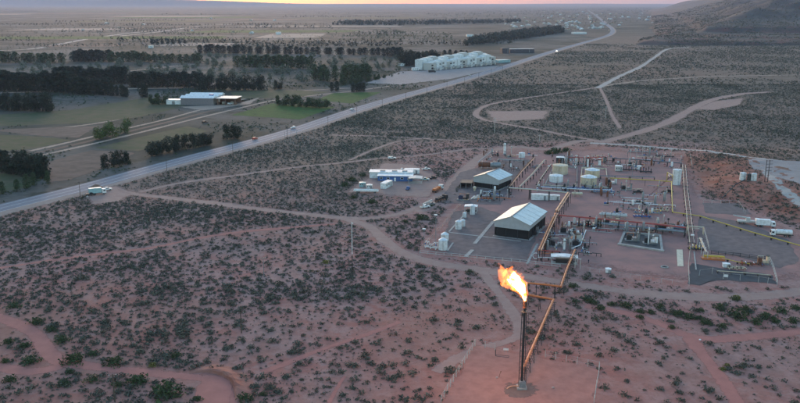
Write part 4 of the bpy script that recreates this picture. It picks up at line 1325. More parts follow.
# ---- flare pad fence
def fence(name, label, pts, spacing, h, m, rails=(0.5, 1.0), rr=0.045, post=0.075, group=None, world=False, tilt=0.0):
    w = [Vector((p[0], p[1], hz(p[0], p[1]))) if world else Vector(G(*p)) for p in pts]
    O = w[0].copy()
    t = thing(name, label, 'fence', O, 0, group)
    for a, b in zip(w[:-1], w[1:]):
        n = max(1, round((b - a).length / spacing))
        for i in range(n + (1 if b is w[-1] else 0)):
            p = a + (b - a) * (i / n)
            zg = hz(p.x, p.y)
            hh = h * random.uniform(0.95, 1.05)
            MB().tube([(p.x - O.x, p.y - O.y, zg - O.z - 0.15), (p.x - O.x + random.uniform(-tilt, tilt), p.y - O.y + random.uniform(-tilt, tilt), zg - O.z + hh)], post, 6).build('post', m, t)
        for k in rails:
            MB().tube([(a.x - O.x, a.y - O.y, hz(a.x, a.y) - O.z + h * k - rr), (b.x - O.x, b.y - O.y, hz(b.x, b.y) - O.z + h * k - rr)], rr, 5).build('rail', m, t)
    return t
fence('pad_fence', 'white post and wire fence down one side of the red flare pad', [(441, 403), (474.5, 346.5)], 3.0, 2.3, M_FENCE, (0.4, 0.7, 0.95), 0.02, 0.085, tilt=0.12)
fence('pad_fence', 'short fence stub with two posts beside the flare pad gate', [(475.2, 346.3), (495, 350.5)], 3.0, 2.3, M_FENCE, (0.95,), 0.02, 0.085, tilt=0.1)
fence('pad_fence', 'white post and wire fence behind the pad on the pipe side', [(545, 357.5), (598.7, 369)], 3.2, 2.3, M_FENCE, (0.4, 0.95), 0.02, 0.085, tilt=0.12)
fence('pad_fence', 'wire fence with pale posts closing the far side of the flare pad', [(599.4, 369.6), (594, 403)], 3.0, 2.3, M_FENCE, (0.4, 0.95), 0.02, 0.085, tilt=0.12)
x, y, z = G(495.5, 356)
t = thing('pad_gate', 'dark gate post with a fallen gate leaf at the flare pad', 'gate', (x, y, z), R(-15))
MB().cyl((0, 0, -0.1), (0, 0, 2.1), 0.10, n=8).build('post', M_GATE, t)
MB().box((2.0, -0.25, 0.09), (3.8, 0.12, 0.10)).box((2.0, 0.75, 0.09), (3.8, 0.12, 0.10)).box((0.15, 0.25, 0.09), (0.12, 1.0, 0.1)).box((3.85, 0.25, 0.09), (0.12, 1.0, 0.1)).build('gate_leaf', M_GATE, t)
x, y, z = G(506, 353)
t = thing('warning_sign', 'small white sign on two posts at the flare pad edge', 'sign', (x, y, z), R(-10))
for k in (-0.45, 0.45): MB().cyl((k, 0.05, -0.1), (k, 0.05, 1.3), 0.035, n=6).build('post', M_GREY, t)
MB().box((0, 0, 1.15), (1.5, 0.04, 0.6)).build('panel', M_WHITE, t)
for (px, py, lab, s) in [(497, 378, 'pale rock lying beside a short stake on the flare pad', 0.45), (553, 388, 'pale rock lying alone on the flare pad', 0.42), (700, 340, 'small white marker stone on the bare red swath', 0.35)]:
    x, y, z = G(px, py)
    v = MB().lathe([(0.5, -0.1), (1.0, 0.15), (0.85, 0.55), (0.4, 0.85)], (0, 0, 0), 7)
    v.v = [(a * s * random.uniform(0.8, 1.25), b * s * random.uniform(0.8, 1.2), c * s) for a, b, c in v.v]
    o = v.build('rock', M_STONE if py != 340 else M_WHITE); o.location = (x, y, z); tag(o, lab, 'rock')
x, y, z = G(499, 377.5)
o = MB().tube([(0, 0, -0.1), (0.2, 0.1, 0.9), (0.55, 0.3, 1.7)], 0.06, 6).box((0.5, 0.28, 1.6), (0.3, 0.05, 0.25)).build('stake', M_RUST)
o.location = (x, y, z); tag(o, 'short leaning rusty stake on the flare pad', 'stake')

# ================================================================== poles and masts
def power_pole(px, py, ptop, label, arms=2, m=M_WOOD, group=None, r=0.15):
    x, y, z = G(px, py)
    h = max(5.0, height_px(px, py, ptop))
    t = thing('power_pole', label, 'pole', (x, y, z), R(20), group)
    MB().tube([(0, 0, -0.4), (0, 0, h * 0.5), (0.02, 0, h)], [r * 1.3, r * 1.1, r * 0.8], 8).build('pole', m, t)
    for k in range(arms):
        zz = h - 0.35 - 0.9 * k
        c = MB().box((0, -0.16, zz), (2.0 - 0.3 * k, 0.12, 0.12)).build('cross_arm', m, t)
        for q in (-0.85, 0.85):
            MB().lathe([(0.05, 0), (0.09, 0.06), (0.05, 0.12), (0.09, 0.18), (0.04, 0.24)], (q * (1 - 0.15 * k), -0.16, zz + 0.06), 7).build('insulator', M_WHITE, c)
    return t
power_pole(115, 402, 374, 'dark wooden pole standing by the winding red track', 1)
power_pole(241.5, 333, 312, 'wooden pole alone among open scrub', 1)
power_pole(264, 277, 257, 'slim grey pole among scrub near the plant approach road', 1, M_GREY, r=0.1)
x, y, z = G(352.5, 277)
H_ = height_px(352, 277, 222)
t = thing('lattice_mast', 'tall slender mast, dark below and white above, in scrub by the plant road', 'mast', (x, y, z))
def lattice(h0, h1, w, m, nm):
    b = MB()
    for (a, c) in ((-w, -w), (w, -w), (0, w)):
        b.tube([(a, c, h0), (a, c, h1)], 0.035, 5)
    zz = h0; k = 0
    P3 = [(-w, -w), (w, -w), (0, w)]
    while zz < h1 - 0.9:
        for i in range(3):
            a = P3[i]; c = P3[(i + 1) % 3]
            if k % 2: a, c = c, a
            b.tube([(a[0], a[1], zz), (c[0], c[1], zz + 0.9)], 0.018, 4)
        zz += 0.9; k += 1
    b.build(nm, m, t)
MB().box((0, 0, 0.1), (1.2, 1.2, 0.3)).build('base', M_CONC, t)
lattice(0.2, H_ * 0.42, 0.20, M_DARK, 'lower_section')
lattice(H_ * 0.42, H_, 0.19, M_WHITE, 'upper_section')
MB().box((0.3, 0, H_ - 0.6), (0.5, 0.25, 0.5)).build('antenna', M_WHITE, t)

x, y, z = G(494.5, 133)
t = thing('transmission_pole', 'white slender pole in scrub beyond the plant track', 'pole', (x, y, z))
hh = height_px(494.5, 133, 117)
MB().tube([(0, 0, -0.3), (0, 0, hh)], [0.22, 0.12], 8).build('pole', M_FENCE, t)
MB().box((0, 0, hh - 1.2), (3.0, 0.15, 0.15)).box((0, 0, hh - 3.0), (3.6, 0.15, 0.15)).build('cross_arm', M_FENCE, t)
for (px, py, pt_, lab) in [(539.5, 142, 134, 'pale short pole beside the looping dirt track'), (605.5, 118, 106, 'pale pole between two dirt tracks behind the plant'), (411, 62, 52, 'thin pole beside dark trees by the silo block')]:
    x, y, z = G(px, py)
    t = thing('transmission_pole', lab, 'pole', (x, y, z))
    hh = height_px(px, py, pt_)
    MB().tube([(0, 0, -0.3), (0, 0, hh)], [0.2, 0.12], 8).build('pole', M_FENCE, t)
    MB().box((0, 0, hh - 1.0), (2.6, 0.15, 0.15)).build('cross_arm', M_FENCE, t)
# line of poles along the highway
t0 = None; used = []
pp = thing('roadside_pole', 'slim power pole in the line along the highway', 'pole', (0, 0, 0), 0, 'power poles along the highway')
MB().tube([(0, 0, -0.3), (0, 0, 9)], [0.16, 0.10], 7).build('pole', M_WOOD, pp)
MB().box((0, 0, 8.5), (2.2, 0.12, 0.12)).build('cross_arm', M_WOOD, pp)
s = 0
for yy in np.arange(410, 1250, 62):
    xx = float(hwy_x(yy)) + 21
    place(pp, used, (xx, yy, hz(xx, yy)), R(-25))
# posts of the small fenced substation
for (px, py, pt_) in [(285, 142, 132), (291, 143, 131), (297, 142, 130), (303, 142, 131), (309, 141, 130), (314, 140, 130)]:
    power_pole(px, py, pt_, 'thin grey post of the small substation beside the highway', 1, M_GREY, 'substation posts', 0.09)
fence('substation_fence', 'pale wire fence round the small roadside substation', [(281, 143.5), (300, 146), (321, 141), (303, 138.5), (281, 143.4)], 5, 2.2, M_FENCE, (0.95,), 0.02, 0.06)

# twin pole with transformer frame on the bank
x, y, z = G(766, 182)
hh = height_px(766, 182, 161)
t = thing('twin_pole', 'dark twin pole with stacked cross-arms on the pale gravel pad', 'pole', (x, y, z), R(10))
for k in (-0.9, 0.9): MB().tube([(k, 0, -0.4), (k, 0, hh)], [0.2, 0.15], 8).build('pole', M_DARK, t)
for k in range(4): MB().box((0.9, -0.2, hh - 0.5 - 1.8 * k), (3.6, 0.16, 0.18)).build('cross_arm', M_DARK, t)
x0, y0, z0 = G(741, 177)
H2 = MB()
t = thing('pole_frame', 'horizontal pole frame beside the white vessels on the bank', 'frame', (x0, y0, z0), R(-8))
for k in (0.5, 4.5, 8.5): MB().cyl((k, 0, -0.8), (k, 0, 3.6), 0.1, n=6).build('post', M_DARK, t)
MB().box((4.5, -0.18, 3.3), (10.5, 0.14, 0.16)).build('beam', M_DARK, t)

# ================================================================== plant: tanks, vessels, sheds, pipework
def vtank(label, px, py, r, h, m=M_WHITE, top=0.35, ring=True, ladder=True, name='storage_tank', group=None, taper=1.0, mt=None, cat='tank'):
    """px,py: base centre"""
    x, y = P0(px, py)
    t = thing(name, label, cat, (x, y, 0), R(random.uniform(-40, 10)), group)
    MB().lathe([(r * 1.06, -0.1), (r * 1.06, 0.18)], (0, 0, 0), 24).build('footing', M_CONC, t)
    MB().lathe([(r * taper, 0.18), (r, h)], (0, 0, 0), 24).build('shell', m, t, True)
    MB().lathe([(r * 1.02, h), (r * 1.02, h + 0.06), (r * 0.35, h + top), (0.05, h + top * 1.1)], (0, 0, 0), 24).build('roof', mt or m, t, True)
    MB().cyl((r * 0.3, r * 0.2, h + top * 0.5), (r * 0.3, r * 0.2, h + top + 0.5), 0.14, n=8).build('vent', M_GREY, t)
    if ladder:
        l = MB()
        for k in (-0.22, 0.22): l.box((k, -r * max(1, taper) - 0.18, h / 2 + 0.3), (0.05, 0.05, h + 0.5))
        zz = 0.4
        while zz < h: l.box((0, -r * max(1, taper) - 0.18, zz), (0.44, 0.04, 0.04)); zz += 0.5
        l.build('ladder', M_GREY, t)
    if ring and r > 2:
        g = MB()
        n = 14
        for k in range(n):
            a = 2 * math.pi * k / n
            g.box((r * 0.97 * math.cos(a), r * 0.97 * math.sin(a), h + 0.55), (0.05, 0.05, 1.0))
        pts = [(r * 0.97 * math.cos(2 * math.pi * k / 20), r * 0.97 * math.sin(2 * math.pi * k / 20), h + 1.05) for k in range(21)]
        g.tube(pts, 0.03, 5)
        g.build('handrail', M_YELLOW if random.random() < 0.3 else M_FENCE, t)
    return t

def hvessel(label, px, py, r, L, rz, m=M_WHITE, z=None, name='pressure_vessel', group=None, world=None):
    x, y = world if world else P0(px, py)
    zc = z if z is not None else r + 0.9
    t = thing(name, label, 'vessel', (x, y, 0), rz, group)
    prof = [(0.05, -L / 2 - r * 0.55), (r * 0.55, -L / 2 - r * 0.42), (r * 0.88, -L / 2 - r * 0.18), (r, -L / 2), (r, L / 2), (r * 0.88, L / 2 + r * 0.18), (r * 0.55, L / 2 + r * 0.42), (0.05, L / 2 + r * 0.55)]
    MB().lathe(prof, (0, 0, zc), 18, 'x').build('shell', m, t, True)
    for k in (-0.32, 0.32):
        MB().box((k * L, 0, (zc - r * 0.7) / 2 - 0.05), (0.35, r * 1.5, zc - r * 0.7 + 0.1)).build('saddle', M_CONC, t)
    MB().cyl((L * 0.2, 0, zc + r * 0.9), (L * 0.2, 0, zc + r + 0.5), 0.2, n=8).cyl((L * 0.2, 0, zc + r + 0.5), (L * 0.2, 0, zc + r + 0.58), 0.3, n=8).build('nozzle', M_GREY, t)
    MB().tube([(-L * 0.25, 0, zc + r * 0.9), (-L * 0.25, 0, zc + r + 0.8), (-L * 0.25, -r - 0.8, zc + r + 0.8), (-L * 0.25, -r - 0.8, 0.4)], 0.1, 6).build('pipe', M_GREY, t)
    return t

def cabin(label, px, py, sx_, sy_, h, rz, m=M_WHITE, roof=None, name='site_cabin', windows=True, cat='cabin'):
    """px,py: middle of the base"""
    x, y = P0(px, py)
    t = thing(name, label, cat, (x, y, 0), rz)
    MB().box((0, 0, 0.1), (sx_ * 0.96, sy_ * 0.94, 0.3)).build('skid_base', M_DARK, t)
    b = MB().box((0, 0, h / 2 + 0.2), (sx_, sy_, h - 0.1))
    n = max(3, int(sx_ / 0.8))
    for k in range(n):
        b.box((-sx_ / 2 + (k + 0.5) * sx_ / n, -sy_ / 2 - 0.02, h / 2 + 0.2), (0.12, 0.05, h - 0.5))
    b.build('body', m, t)
    MB().prism_y([(-sx_ / 2 - 0.12, h + 0.152), (sx_ / 2 + 0.12, h + 0.152), (sx_ / 2 + 0.12, h + 0.26), (0, h + 0.42), (-sx_ / 2 - 0.12, h + 0.26)], -sy_ / 2 - 0.12, sy_ / 2 + 0.12).build('roof', roof or m, t)
    d = MB().box((sx_ * 0.3, -sy_ / 2 - 0.06, h * 0.42 + 0.2), (0.95, 0.08, h * 0.8)).build('door', M_GREY, t)
    if windows:
        for k in (-0.3, 0.0):
            w = MB().box((k * sx_, -sy_ / 2 - 0.055, h * 0.62 + 0.2), (min(1.3, sx_ * 0.16), 0.07, 0.8)).build('window', M_FENCE, t)
            MB().box((k * sx_, -sy_ / 2 - 0.095, h * 0.62 + 0.2), (min(1.1, sx_ * 0.13), 0.02, 0.62)).build('pane', M_GLASS, w)
    return t

def shed(name, label, fl_px, fr_px, depth, eave, ridge, skirt, machines=True):
    a = Vector((*P0(*fl_px), 0)); b = Vector((*P0(*fr_px), 0))
    W = (b - a).length
    rz = math.atan2(b.y - a.y, b.x - a.x)
    t = thing(name, label, 'shed', a, rz)
    w = W
    MB().box((w / 2, depth / 2, 0.02), (w + 1.0, depth + 1.0, 0.16)).build('floor_slab', M_CONC, t)
    ov = 0.5
    th = 0.12
    sl = math.atan2(ridge - eave, w / 2)
    for s in (0, 1):
        xs_ = (-ov, w / 2) if s == 0 else (w / 2, w + ov)
        zl = eave - ov * math.tan(sl)
        z0, z1 = (zl, ridge) if s == 0 else (ridge, zl)
        rf = MB().prism_y([(xs_[0], z0), (xs_[1], z1), (xs_[1], z1 + th), (xs_[0], z0 + th)], -ov, depth + ov).build('roof_slope', M_ROOF, t)
        # purlin laps: sheets of the roof
        n = 5
        for k in range(1, n):
            yy = -ov + (depth + 2 * ov) * k / n
            f0, f1 = (0.02, 0.985)
            xa = xs_[0] + (xs_[1] - xs_[0]) * f0; xb = xs_[0] + (xs_[1] - xs_[0]) * f1
            za = z0 + (z1 - z0) * f0; zb = z0 + (z1 - z0) * f1
            MB().prism_y([(xa, za + th - 0.01), (xb, zb + th - 0.01), (xb, zb + th + 0.045), (xa, za + th + 0.045)], yy - 0.09, yy + 0.09).build('lap_seam', M_CLAD, rf)
        MB().box((xs_[0] if s == 0 else xs_[1], depth / 2, zl - 0.03), (0.22, depth + 2 * ov - 0.02, 0.22)).build('gutter', M_GREY, rf)
    MB().prism_y([(w / 2 - 0.45, ridge - 0.02), (w / 2 + 0.45, ridge - 0.02), (w / 2 + 0.35, ridge + 0.22), (w / 2, ridge + 0.42), (w / 2 - 0.35, ridge + 0.22)], -ov - 0.05, depth + ov + 0.05).build('ridge_vent', M_GREY, t)
    # gables and side cladding stop above an open base
    for yy in (0.0, depth - 0.12):
        MB().prism_y([(0, skirt), (w, skirt), (w, eave - 0.01), (w / 2, ridge - 0.03), (0, eave - 0.01)], yy, yy + 0.12).build('gable_wall', M_CLAD, t)
    for xx in (0.06, w - 0.06):
        MB().box((xx, depth / 2, (skirt + 0.4 + eave) / 2 - 0.05), (0.12, depth - 0.26, eave - skirt - 0.5)).build('side_wall', M_CLAD, t)
    nb = max(3, int(depth / 5) + 1)
    for k in range(nb):
        yy = 0.25 + (depth - 0.5) * k / (nb - 1)
        for xx in (0.25, w - 0.25):
            MB().box((xx, yy, eave / 2 - 0.1), (0.22, 0.22, eave - 0.25)).build('column', M_DARK, t)
    for k in (1, 2):
        MB().box((w * k / 3, 0.2, skirt / 2 + 0.1), (0.2, 0.2, skirt)).build('column', M_DARK, t)
    # dark low walls inside; black sheets stand in for shade under the cladding
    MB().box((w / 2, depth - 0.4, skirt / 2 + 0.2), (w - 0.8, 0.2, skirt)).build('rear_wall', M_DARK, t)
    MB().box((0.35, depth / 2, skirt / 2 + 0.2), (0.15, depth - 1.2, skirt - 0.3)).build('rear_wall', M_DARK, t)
    MB().box((w / 2, 0.75, skirt / 2 + 0.15), (w - 1.2, 0.15, skirt - 0.1)).build('front_shade_sheet', M_BLACK, t)
    MB().box((w - 0.6, depth / 2, skirt / 2 + 0.2), (0.12, depth - 2.4, skirt - 0.4)).build('side_shade_sheet', M_BLACK, t)
    if machines:
        for k in range(3):
            yy = 3 + (depth - 6) * k / 2
            e = MB().box((w * 0.42, yy, 1.0), (w * 0.42, 2.6, 1.7)).cyl((w * 0.66, yy, 1.2), (w * 0.85, yy, 1.2), 0.6, n=10)
            e.build('compressor', M_DARK, t)
    return t
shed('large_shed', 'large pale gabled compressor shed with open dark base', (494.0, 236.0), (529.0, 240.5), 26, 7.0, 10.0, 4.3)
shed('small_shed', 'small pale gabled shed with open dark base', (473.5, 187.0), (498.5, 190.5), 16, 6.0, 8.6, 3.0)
x, y = P0(466, 188.5)
t = thing('dark_lean_to', 'dark flat-roofed lean-to adjoining the small shed', 'lean-to', (x, y, 0), R(-12))
MB().box((0, 3.5, 3.2), (6.6, 8, 0.2)).build('roof', M_DARK, t)
MB().box((0, 7.3, 1.6), (6.4, 0.2, 3.0)).box((-3.1, 3.6, 1.6), (0.2, 7.2, 3.0)).build('wall', M_DARK, t)
for k in (-3.0, 0.0, 3.0): MB().box((k, -0.2, 1.55), (0.2, 0.2, 3.1)).build('column', M_GREY, t)
x, y = P0(474.5, 191)
o = thing('process_lamp', 'round pale vessel in front of the small shed', 'vessel', (x, y, 0))
MB().lathe([(0.5, 0), (0.5, 0.9), (0.75, 1.1), (1.0, 1.7), (0.9, 2.3), (0.4, 2.7)], (0, 0, 0), 14).build('shell', M_CREAM, o, True)
MB().cyl((0.9, 0, 0.3), (2.4, 0, 0.3), 0.12, n=6).build('pipe', M_GREY, o)
o.name = 'round_vessel'

# tanks in bunds (rear middle)
vtank('cream storage tank with pale roof in the rear left bund', 560, 173.5, 4.6, 5.2, M_CREAM, 0.5)
vtank('low white-roofed tank in front of the cream tank', 556, 181.5, 3.9, 3.6, M_WHITE, 0.7)
vtank('cream storage tank with rounded roof in the rear right bund', 592, 177, 4.3, 4.4, M_CREAM, 0.9, mt=M_WHITE)
vtank('broad cream tank with white domed roof in the front right bund', 588.5, 184, 4.6, 4.2, M_CREAM, 1.0, mt=M_WHITE)
vtank('tall white tank at the corner of the yellow pipe', 676.2, 184.5, 2.5, 8.6, M_WHITE, 0.3, taper=0.86)
vtank('white squat tank beside the plant entry track', 521.8, 157.5, 2.1, 3.2, M_WHITE, 0.35, ring=False)
vtank('slim white tank under the small canopy', 472.5, 214.5, 1.2, 4.2, M_WHITE, 0.4, ring=False)
vtank('round white tank beside the canopy tank', 464.5, 217.5, 0.95, 2.2, M_WHITE, 0.5, ring=False)
vtank('white tank on the fence line, taller of its pair', 458.5, 229, 1.5, 3.6, M_WHITE, 0.6, ring=False)
vtank('white tank on the fence line, shorter of its pair', 462.8, 226.5, 1.1, 3.0, M_WHITE, 0.5, ring=False)
vtank('large white dosing tank at the front corner of the yard', 443, 249.5, 1.9, 4.2, M_WHITE, 0.8, ring=False)
vtank('white dosing tank behind the large one at the front corner', 444.8, 240.5, 1.7, 2.8, M_WHITE, 0.9, ring=False)
def bund(label, px_poly, h=1.0, m=M_CREAM, thick=0.35):
    w = [Vector((*P0(*p), 0)) for p in px_poly]
    O = w[0].copy()
    t = thing('bund_wall', label, 'wall', O)
    n = len(w)
    for i in range(n):
        a, b = w[i] - O, w[(i + 1) % n] - O
        d = b - a
        k = (a + b) / 2
        MB().box((k.x, k.y, h / 2 - 0.05 + 0.001 * i), (d.length - thick - 0.01 if i % 2 else d.length + thick, thick, h + 0.1), math.atan2(d.y, d.x)).build('wall', m, t)
    return t
bund('pale bund wall round the two left tanks', [(545, 186), (577, 188.5), (577, 168), (554, 166.5)], 0.9, M_CONC)
bund('cream bund wall round the two right tanks', [(580, 188), (608, 188.5), (606, 169.5), (582, 168.5)], 0.9, M_CREAM)

# columns with red tops behind the tanks
def column(label, px, py, r, h, m=M_WHITE, cap=M_RED, name='process_column'):
    x, y = P0(px, py)
    t = thing(name, label, 'column', (x, y, 0))
    MB().lathe([(r * 1.5, -0.1), (r * 1.5, 0.25), (r * 1.1, 0.3), (r * 1.1, 0.8)], (0, 0, 0), 14).build('skirt', M_GREY, t)
    MB().lathe([(r, 0.8), (r, h * 0.93), (r * 0.7, h * 0.98), (0.06, h)], (0, 0, 0), 14).build('shell', m, t, True)
    MB().lathe([(r + 0.5, h * 0.80), (r + 0.5, h * 0.80 + 0.1)], (0, 0, 0), 14).build('platform', M_DARK, t)
    if cap: MB().lathe([(r * 1.06, h * 0.74), (r * 1.06, h * 0.90)], (0, 0, 0), 14).build('painted_band', cap, t, True)
    MB().tube([(0, 0, h * 0.97), (0, 0, h + 0.6), (r + 0.7, 0, h + 0.6), (r + 0.7, 0, 0.5)], 0.11, 6).build('overhead_pipe', cap or M_GREY, t)
    return t
column('tall white column beside the plant entry track', 504.6, 154.5, 0.85, 8.0, M_WHITE, None)
column('white column with red band, first right of the roofed box', 576, 164.5, 0.8, 6.2)
column('slim white column with red band standing behind the right bund', 587.6, 168, 0.55, 8.0)
column('stout white column with red band behind the right bund', 599.3, 166, 0.95, 5.2)
column('short white column with red band at the end of the red header', 605.5, 162, 0.6, 3.8)
column('short red-capped column next to the roofed box', 566.5, 163.5, 0.5, 4.8, M_RUST)

cabin('dark box with white roof behind the cream tank', 560, 163.5, 4.8, 4.0, 4.0, R(-14), M_DARK, M_WHITE, 'equipment_shelter', False, 'shelter')
cabin('white container under the pipe bridge, larger of two', 539.5, 200, 8.6, 2.6, 2.9, R(-6), M_WHITE, None, 'container', False, 'container')
cabin('white container under the pipe bridge, smaller of two', 554, 200, 5.6, 2.5, 2.4, R(-5), M_WHITE, None, 'container', False, 'container')
cabin('pale control cabin at the end of the rear rack', 618.5, 171, 4.2, 3.2, 3.0, R(-10), M_FENCE, M_WHITE)
cabin('white motor cabin among black rear equipment', 639, 170, 2.4, 2.0, 2.4, R(-10), M_WHITE, None, 'motor_cabin', False)
cabin('small white box by the front fence', 608, 273, 2.0, 1.6, 1.5, R(-14), M_WHITE, None, 'equipment_box', False, 'box')
cabin('white box inside the orange skid fence', 726, 267.5, 2.6, 1.8, 1.4, R(-10), M_WHITE, None, 'equipment_box', False, 'box')

# brown and grey vessels behind the small shed
hvessel('rust-brown horizontal vessel behind the small shed', 484.5, 168.5, 1.6, 6.2, R(-6), M_RUST)
hvessel('pale grey horizontal vessel behind the small shed', 495.5, 169, 1.7, 5.2, R(-6), M_GREY)
# row of grey vessels by the red rack
for k, px in enumerate((604, 613, 622)):
    hvessel('long grey vessel in the row behind the red pipe rack', px, 217.5 + k * 0.7, 0.75, 4.0, R(-10), M_FENCE, group='grey vessels behind the red rack')
hvessel('blue-grey vessel at the end of the red pipe rack', 677, 231, 0.9, 5.5, R(-14), mat('blue_grey_paint', (0.20, 0.27, 0.36), 0.5))
hvessel('pale vessel right of the pipe bridge', 577, 196.5, 0.75, 5.0, R(-8), M_CREAM)

# ---- pipe racks
def rack(name, label, px_pts, z, pipes, sup_step, m_legs=M_DARK, width=None):
    """several pipes side by side on portal frames; px_pts are the rack axis seen at height z"""
    w = [A(px, py, z) for px, py in px_pts]
    O = Vector((w[0].x, w[0].y, 0))
    t = thing(name, label, 'pipe rack', O)
    loc = [p - O for p in w]
    W = width or max(abs(o) for o, r, m in pipes) + 0.5
    for off, r, m in pipes:
        q = []
        for i, p in enumerate(loc):
            d = (loc[min(i + 1, len(loc) - 1)] - loc[max(i - 1, 0)]); d.z = 0; d.normalize()
            q.append(p + Vector((-d.y, d.x, 0)) * off + Vector((0, 0, r + 0.01)))
        MB().tube(q, r, 8).build('pipe', m, t, True)
    for a, b in zip(loc[:-1], loc[1:]):
        d = b - a; L = d.length; hd = d.normalized(); nrm = Vector((-hd.y, hd.x, 0))
        n = max(1, round(L / sup_step))
        for i in range(n + 1):
            p = a + d * (0.02 + 0.96 * i / n)
            s = MB()
            for k in (-1, 1):
                f = p + nrm * (W * k)
                s.box((f.x, f.y, z / 2 - 0.1), (0.26, 0.26, z - 0.1), math.atan2(hd.y, hd.x))
            s.box((p.x, p.y, z - 0.105), (2 * W + 0.5, 0.24, 0.2), math.atan2(nrm.y, nrm.x))
            if z > 3.5: s.box((p.x, p.y, z - 1.6), (2 * W, 0.16, 0.16), math.atan2(nrm.y, nrm.x))
            s.build('portal_frame', m_legs, t)
    return t
rack('pipe_bridge', 'pale pipe bridge on dark portals above the white containers', [(509, 188), (530, 189.5), (569, 193)], 5.2, [(-0.6, 0.20, M_CREAM), (0.0, 0.25, M_FENCE), (0.6, 0.16, M_SALMON)], 11)
rack('pipe_rack', 'salmon pipe rack stepping down from the pipe bridge', [(569, 193.5), (557, 212)], 5.0, [(-0.5, 0.42, M_SALMON), (0.5, 0.25, M_SALMON)], 8)
rack('pipe_rack', 'orange pipe rack running forward to the compressor skids', [(556.5, 214), (548, 232), (540, 251)], 4.6, [(-0.45, 0.36, M_ORANGE), (0.45, 0.24, M_SALMON)], 8)
rack('pipe_rack', 'long red and orange pipe rack across the middle of the plant', [(559, 215.5), (600, 219), (657, 224.5), (686, 228)], 4.2, [(-0.9, 0.20, M_RED), (-0.3, 0.26, M_RED), (0.4, 0.24, M_SALMON), (1.0, 0.16, M_FENCE)], 9)
rack('pipe_rack', 'rusty pipe rack along the track behind the small shed', [(534, 158), (521, 172), (510, 186)], 3.4, [(-0.4, 0.24, M_RUST), (0.3, 0.2, M_SALMON)], 9)
rack('pipe_rack', 'cream pipe rack next to the rear left bund', [(545, 160), (532, 175), (520, 187)], 2.6, [(-0.4, 0.2, M_CREAM), (0.3, 0.16, M_GREY)], 9)
rack('pipe_rack', 'dark overhead rack behind the small shed', [(499, 159.5), (510, 160), (524, 160.5)], 4.5, [(-0.3, 0.14, M_GREY), (0.3, 0.18, M_CREAM)], 7)
rack('pipe_rack', 'low white pipe rack in front of the tank bunds', [(541, 187), (565, 188.5), (592, 190), (612, 190)], 1.3, [(-0.6, 0.22, M_WHITE), (0.0, 0.18, M_GREY), (0.6, 0.2, M_BLUE)], 8)
rack('pipe_rack', 'dark pipe rack along the rear edge of the plant', [(612, 158.5), (640, 160), (682, 163.5)], 2.8, [(-0.6, 0.2, M_DARK), (0.0, 0.25, M_GREY), (0.6, 0.2, M_DARK)], 8)
rack('pipe_rack', 'grey pipe rack before the rear black equipment', [(600, 176), (630, 176.5), (655, 177.5)], 1.8, [(-0.5, 0.2, M_GREY), (0.2, 0.2, M_DARK)], 8)
rack('red_header', 'red header pipes above the banded columns', [(568, 157.5), (590, 158), (606, 157)], 4.6, [(-0.3, 0.22, M_RED), (0.4, 0.14, M_RED)], 8)
rack('pipeway', 'pair of long pale pipes running forward beside the yellow post', [(684, 165), (686, 190), (690, 225), (692, 243)], 1.2, [(-0.9, 0.16, M_CREAM), (0.9, 0.16, M_GREY), (0.1, 0.15, M_DARK)], 9)
rack('pipe_rack', 'cream pipe portal joining the pipeway near the grey lane', [(687, 226.5), (704, 227.5)], 3.4, [(-0.3, 0.22, M_CREAM), (0.4, 0.16, M_CREAM)], 8, M_CREAM)
trestle_pipe('yellow_pipe', 'yellow pipe stepping down then crossing low past the white trucks', [A(610, 178, 3.6), A(640, 179.5, 3.6), A(671.5, 181.5, 3.6), A(672.5, 212, 1.2), A(700, 216, 1.2), A(750, 231.5, 1.2), A(800, 245.5, 1.2), A(850, 262, 1.2)], 0.24, M_YELLOW, 8)
trestle_pipe('yellow_pipe', 'upright yellow pipe bend at the tall white tank', [A(672, 186, 0.6), A(672, 186, 0.6) + Vector((0, 0, 6.0)), A(671.8, 186, 0.6) + Vector((0, 9, 6.0)), A(671.8, 186, 0.6) + Vector((0, 9, 0.3))], 0.18, M_YELLOW, 50)

rack('pipe_rack', 'low rack of thick blue-grey pipes under the long red rack', [(596, 223.5), (640, 228), (686, 232.5)], 1.7, [(-0.7, 0.38, M_GREY), (0.2, 0.42, mat('blue_grey_paint', (0.20, 0.27, 0.36), 0.5)), (1.0, 0.28, M_CREAM)], 8)
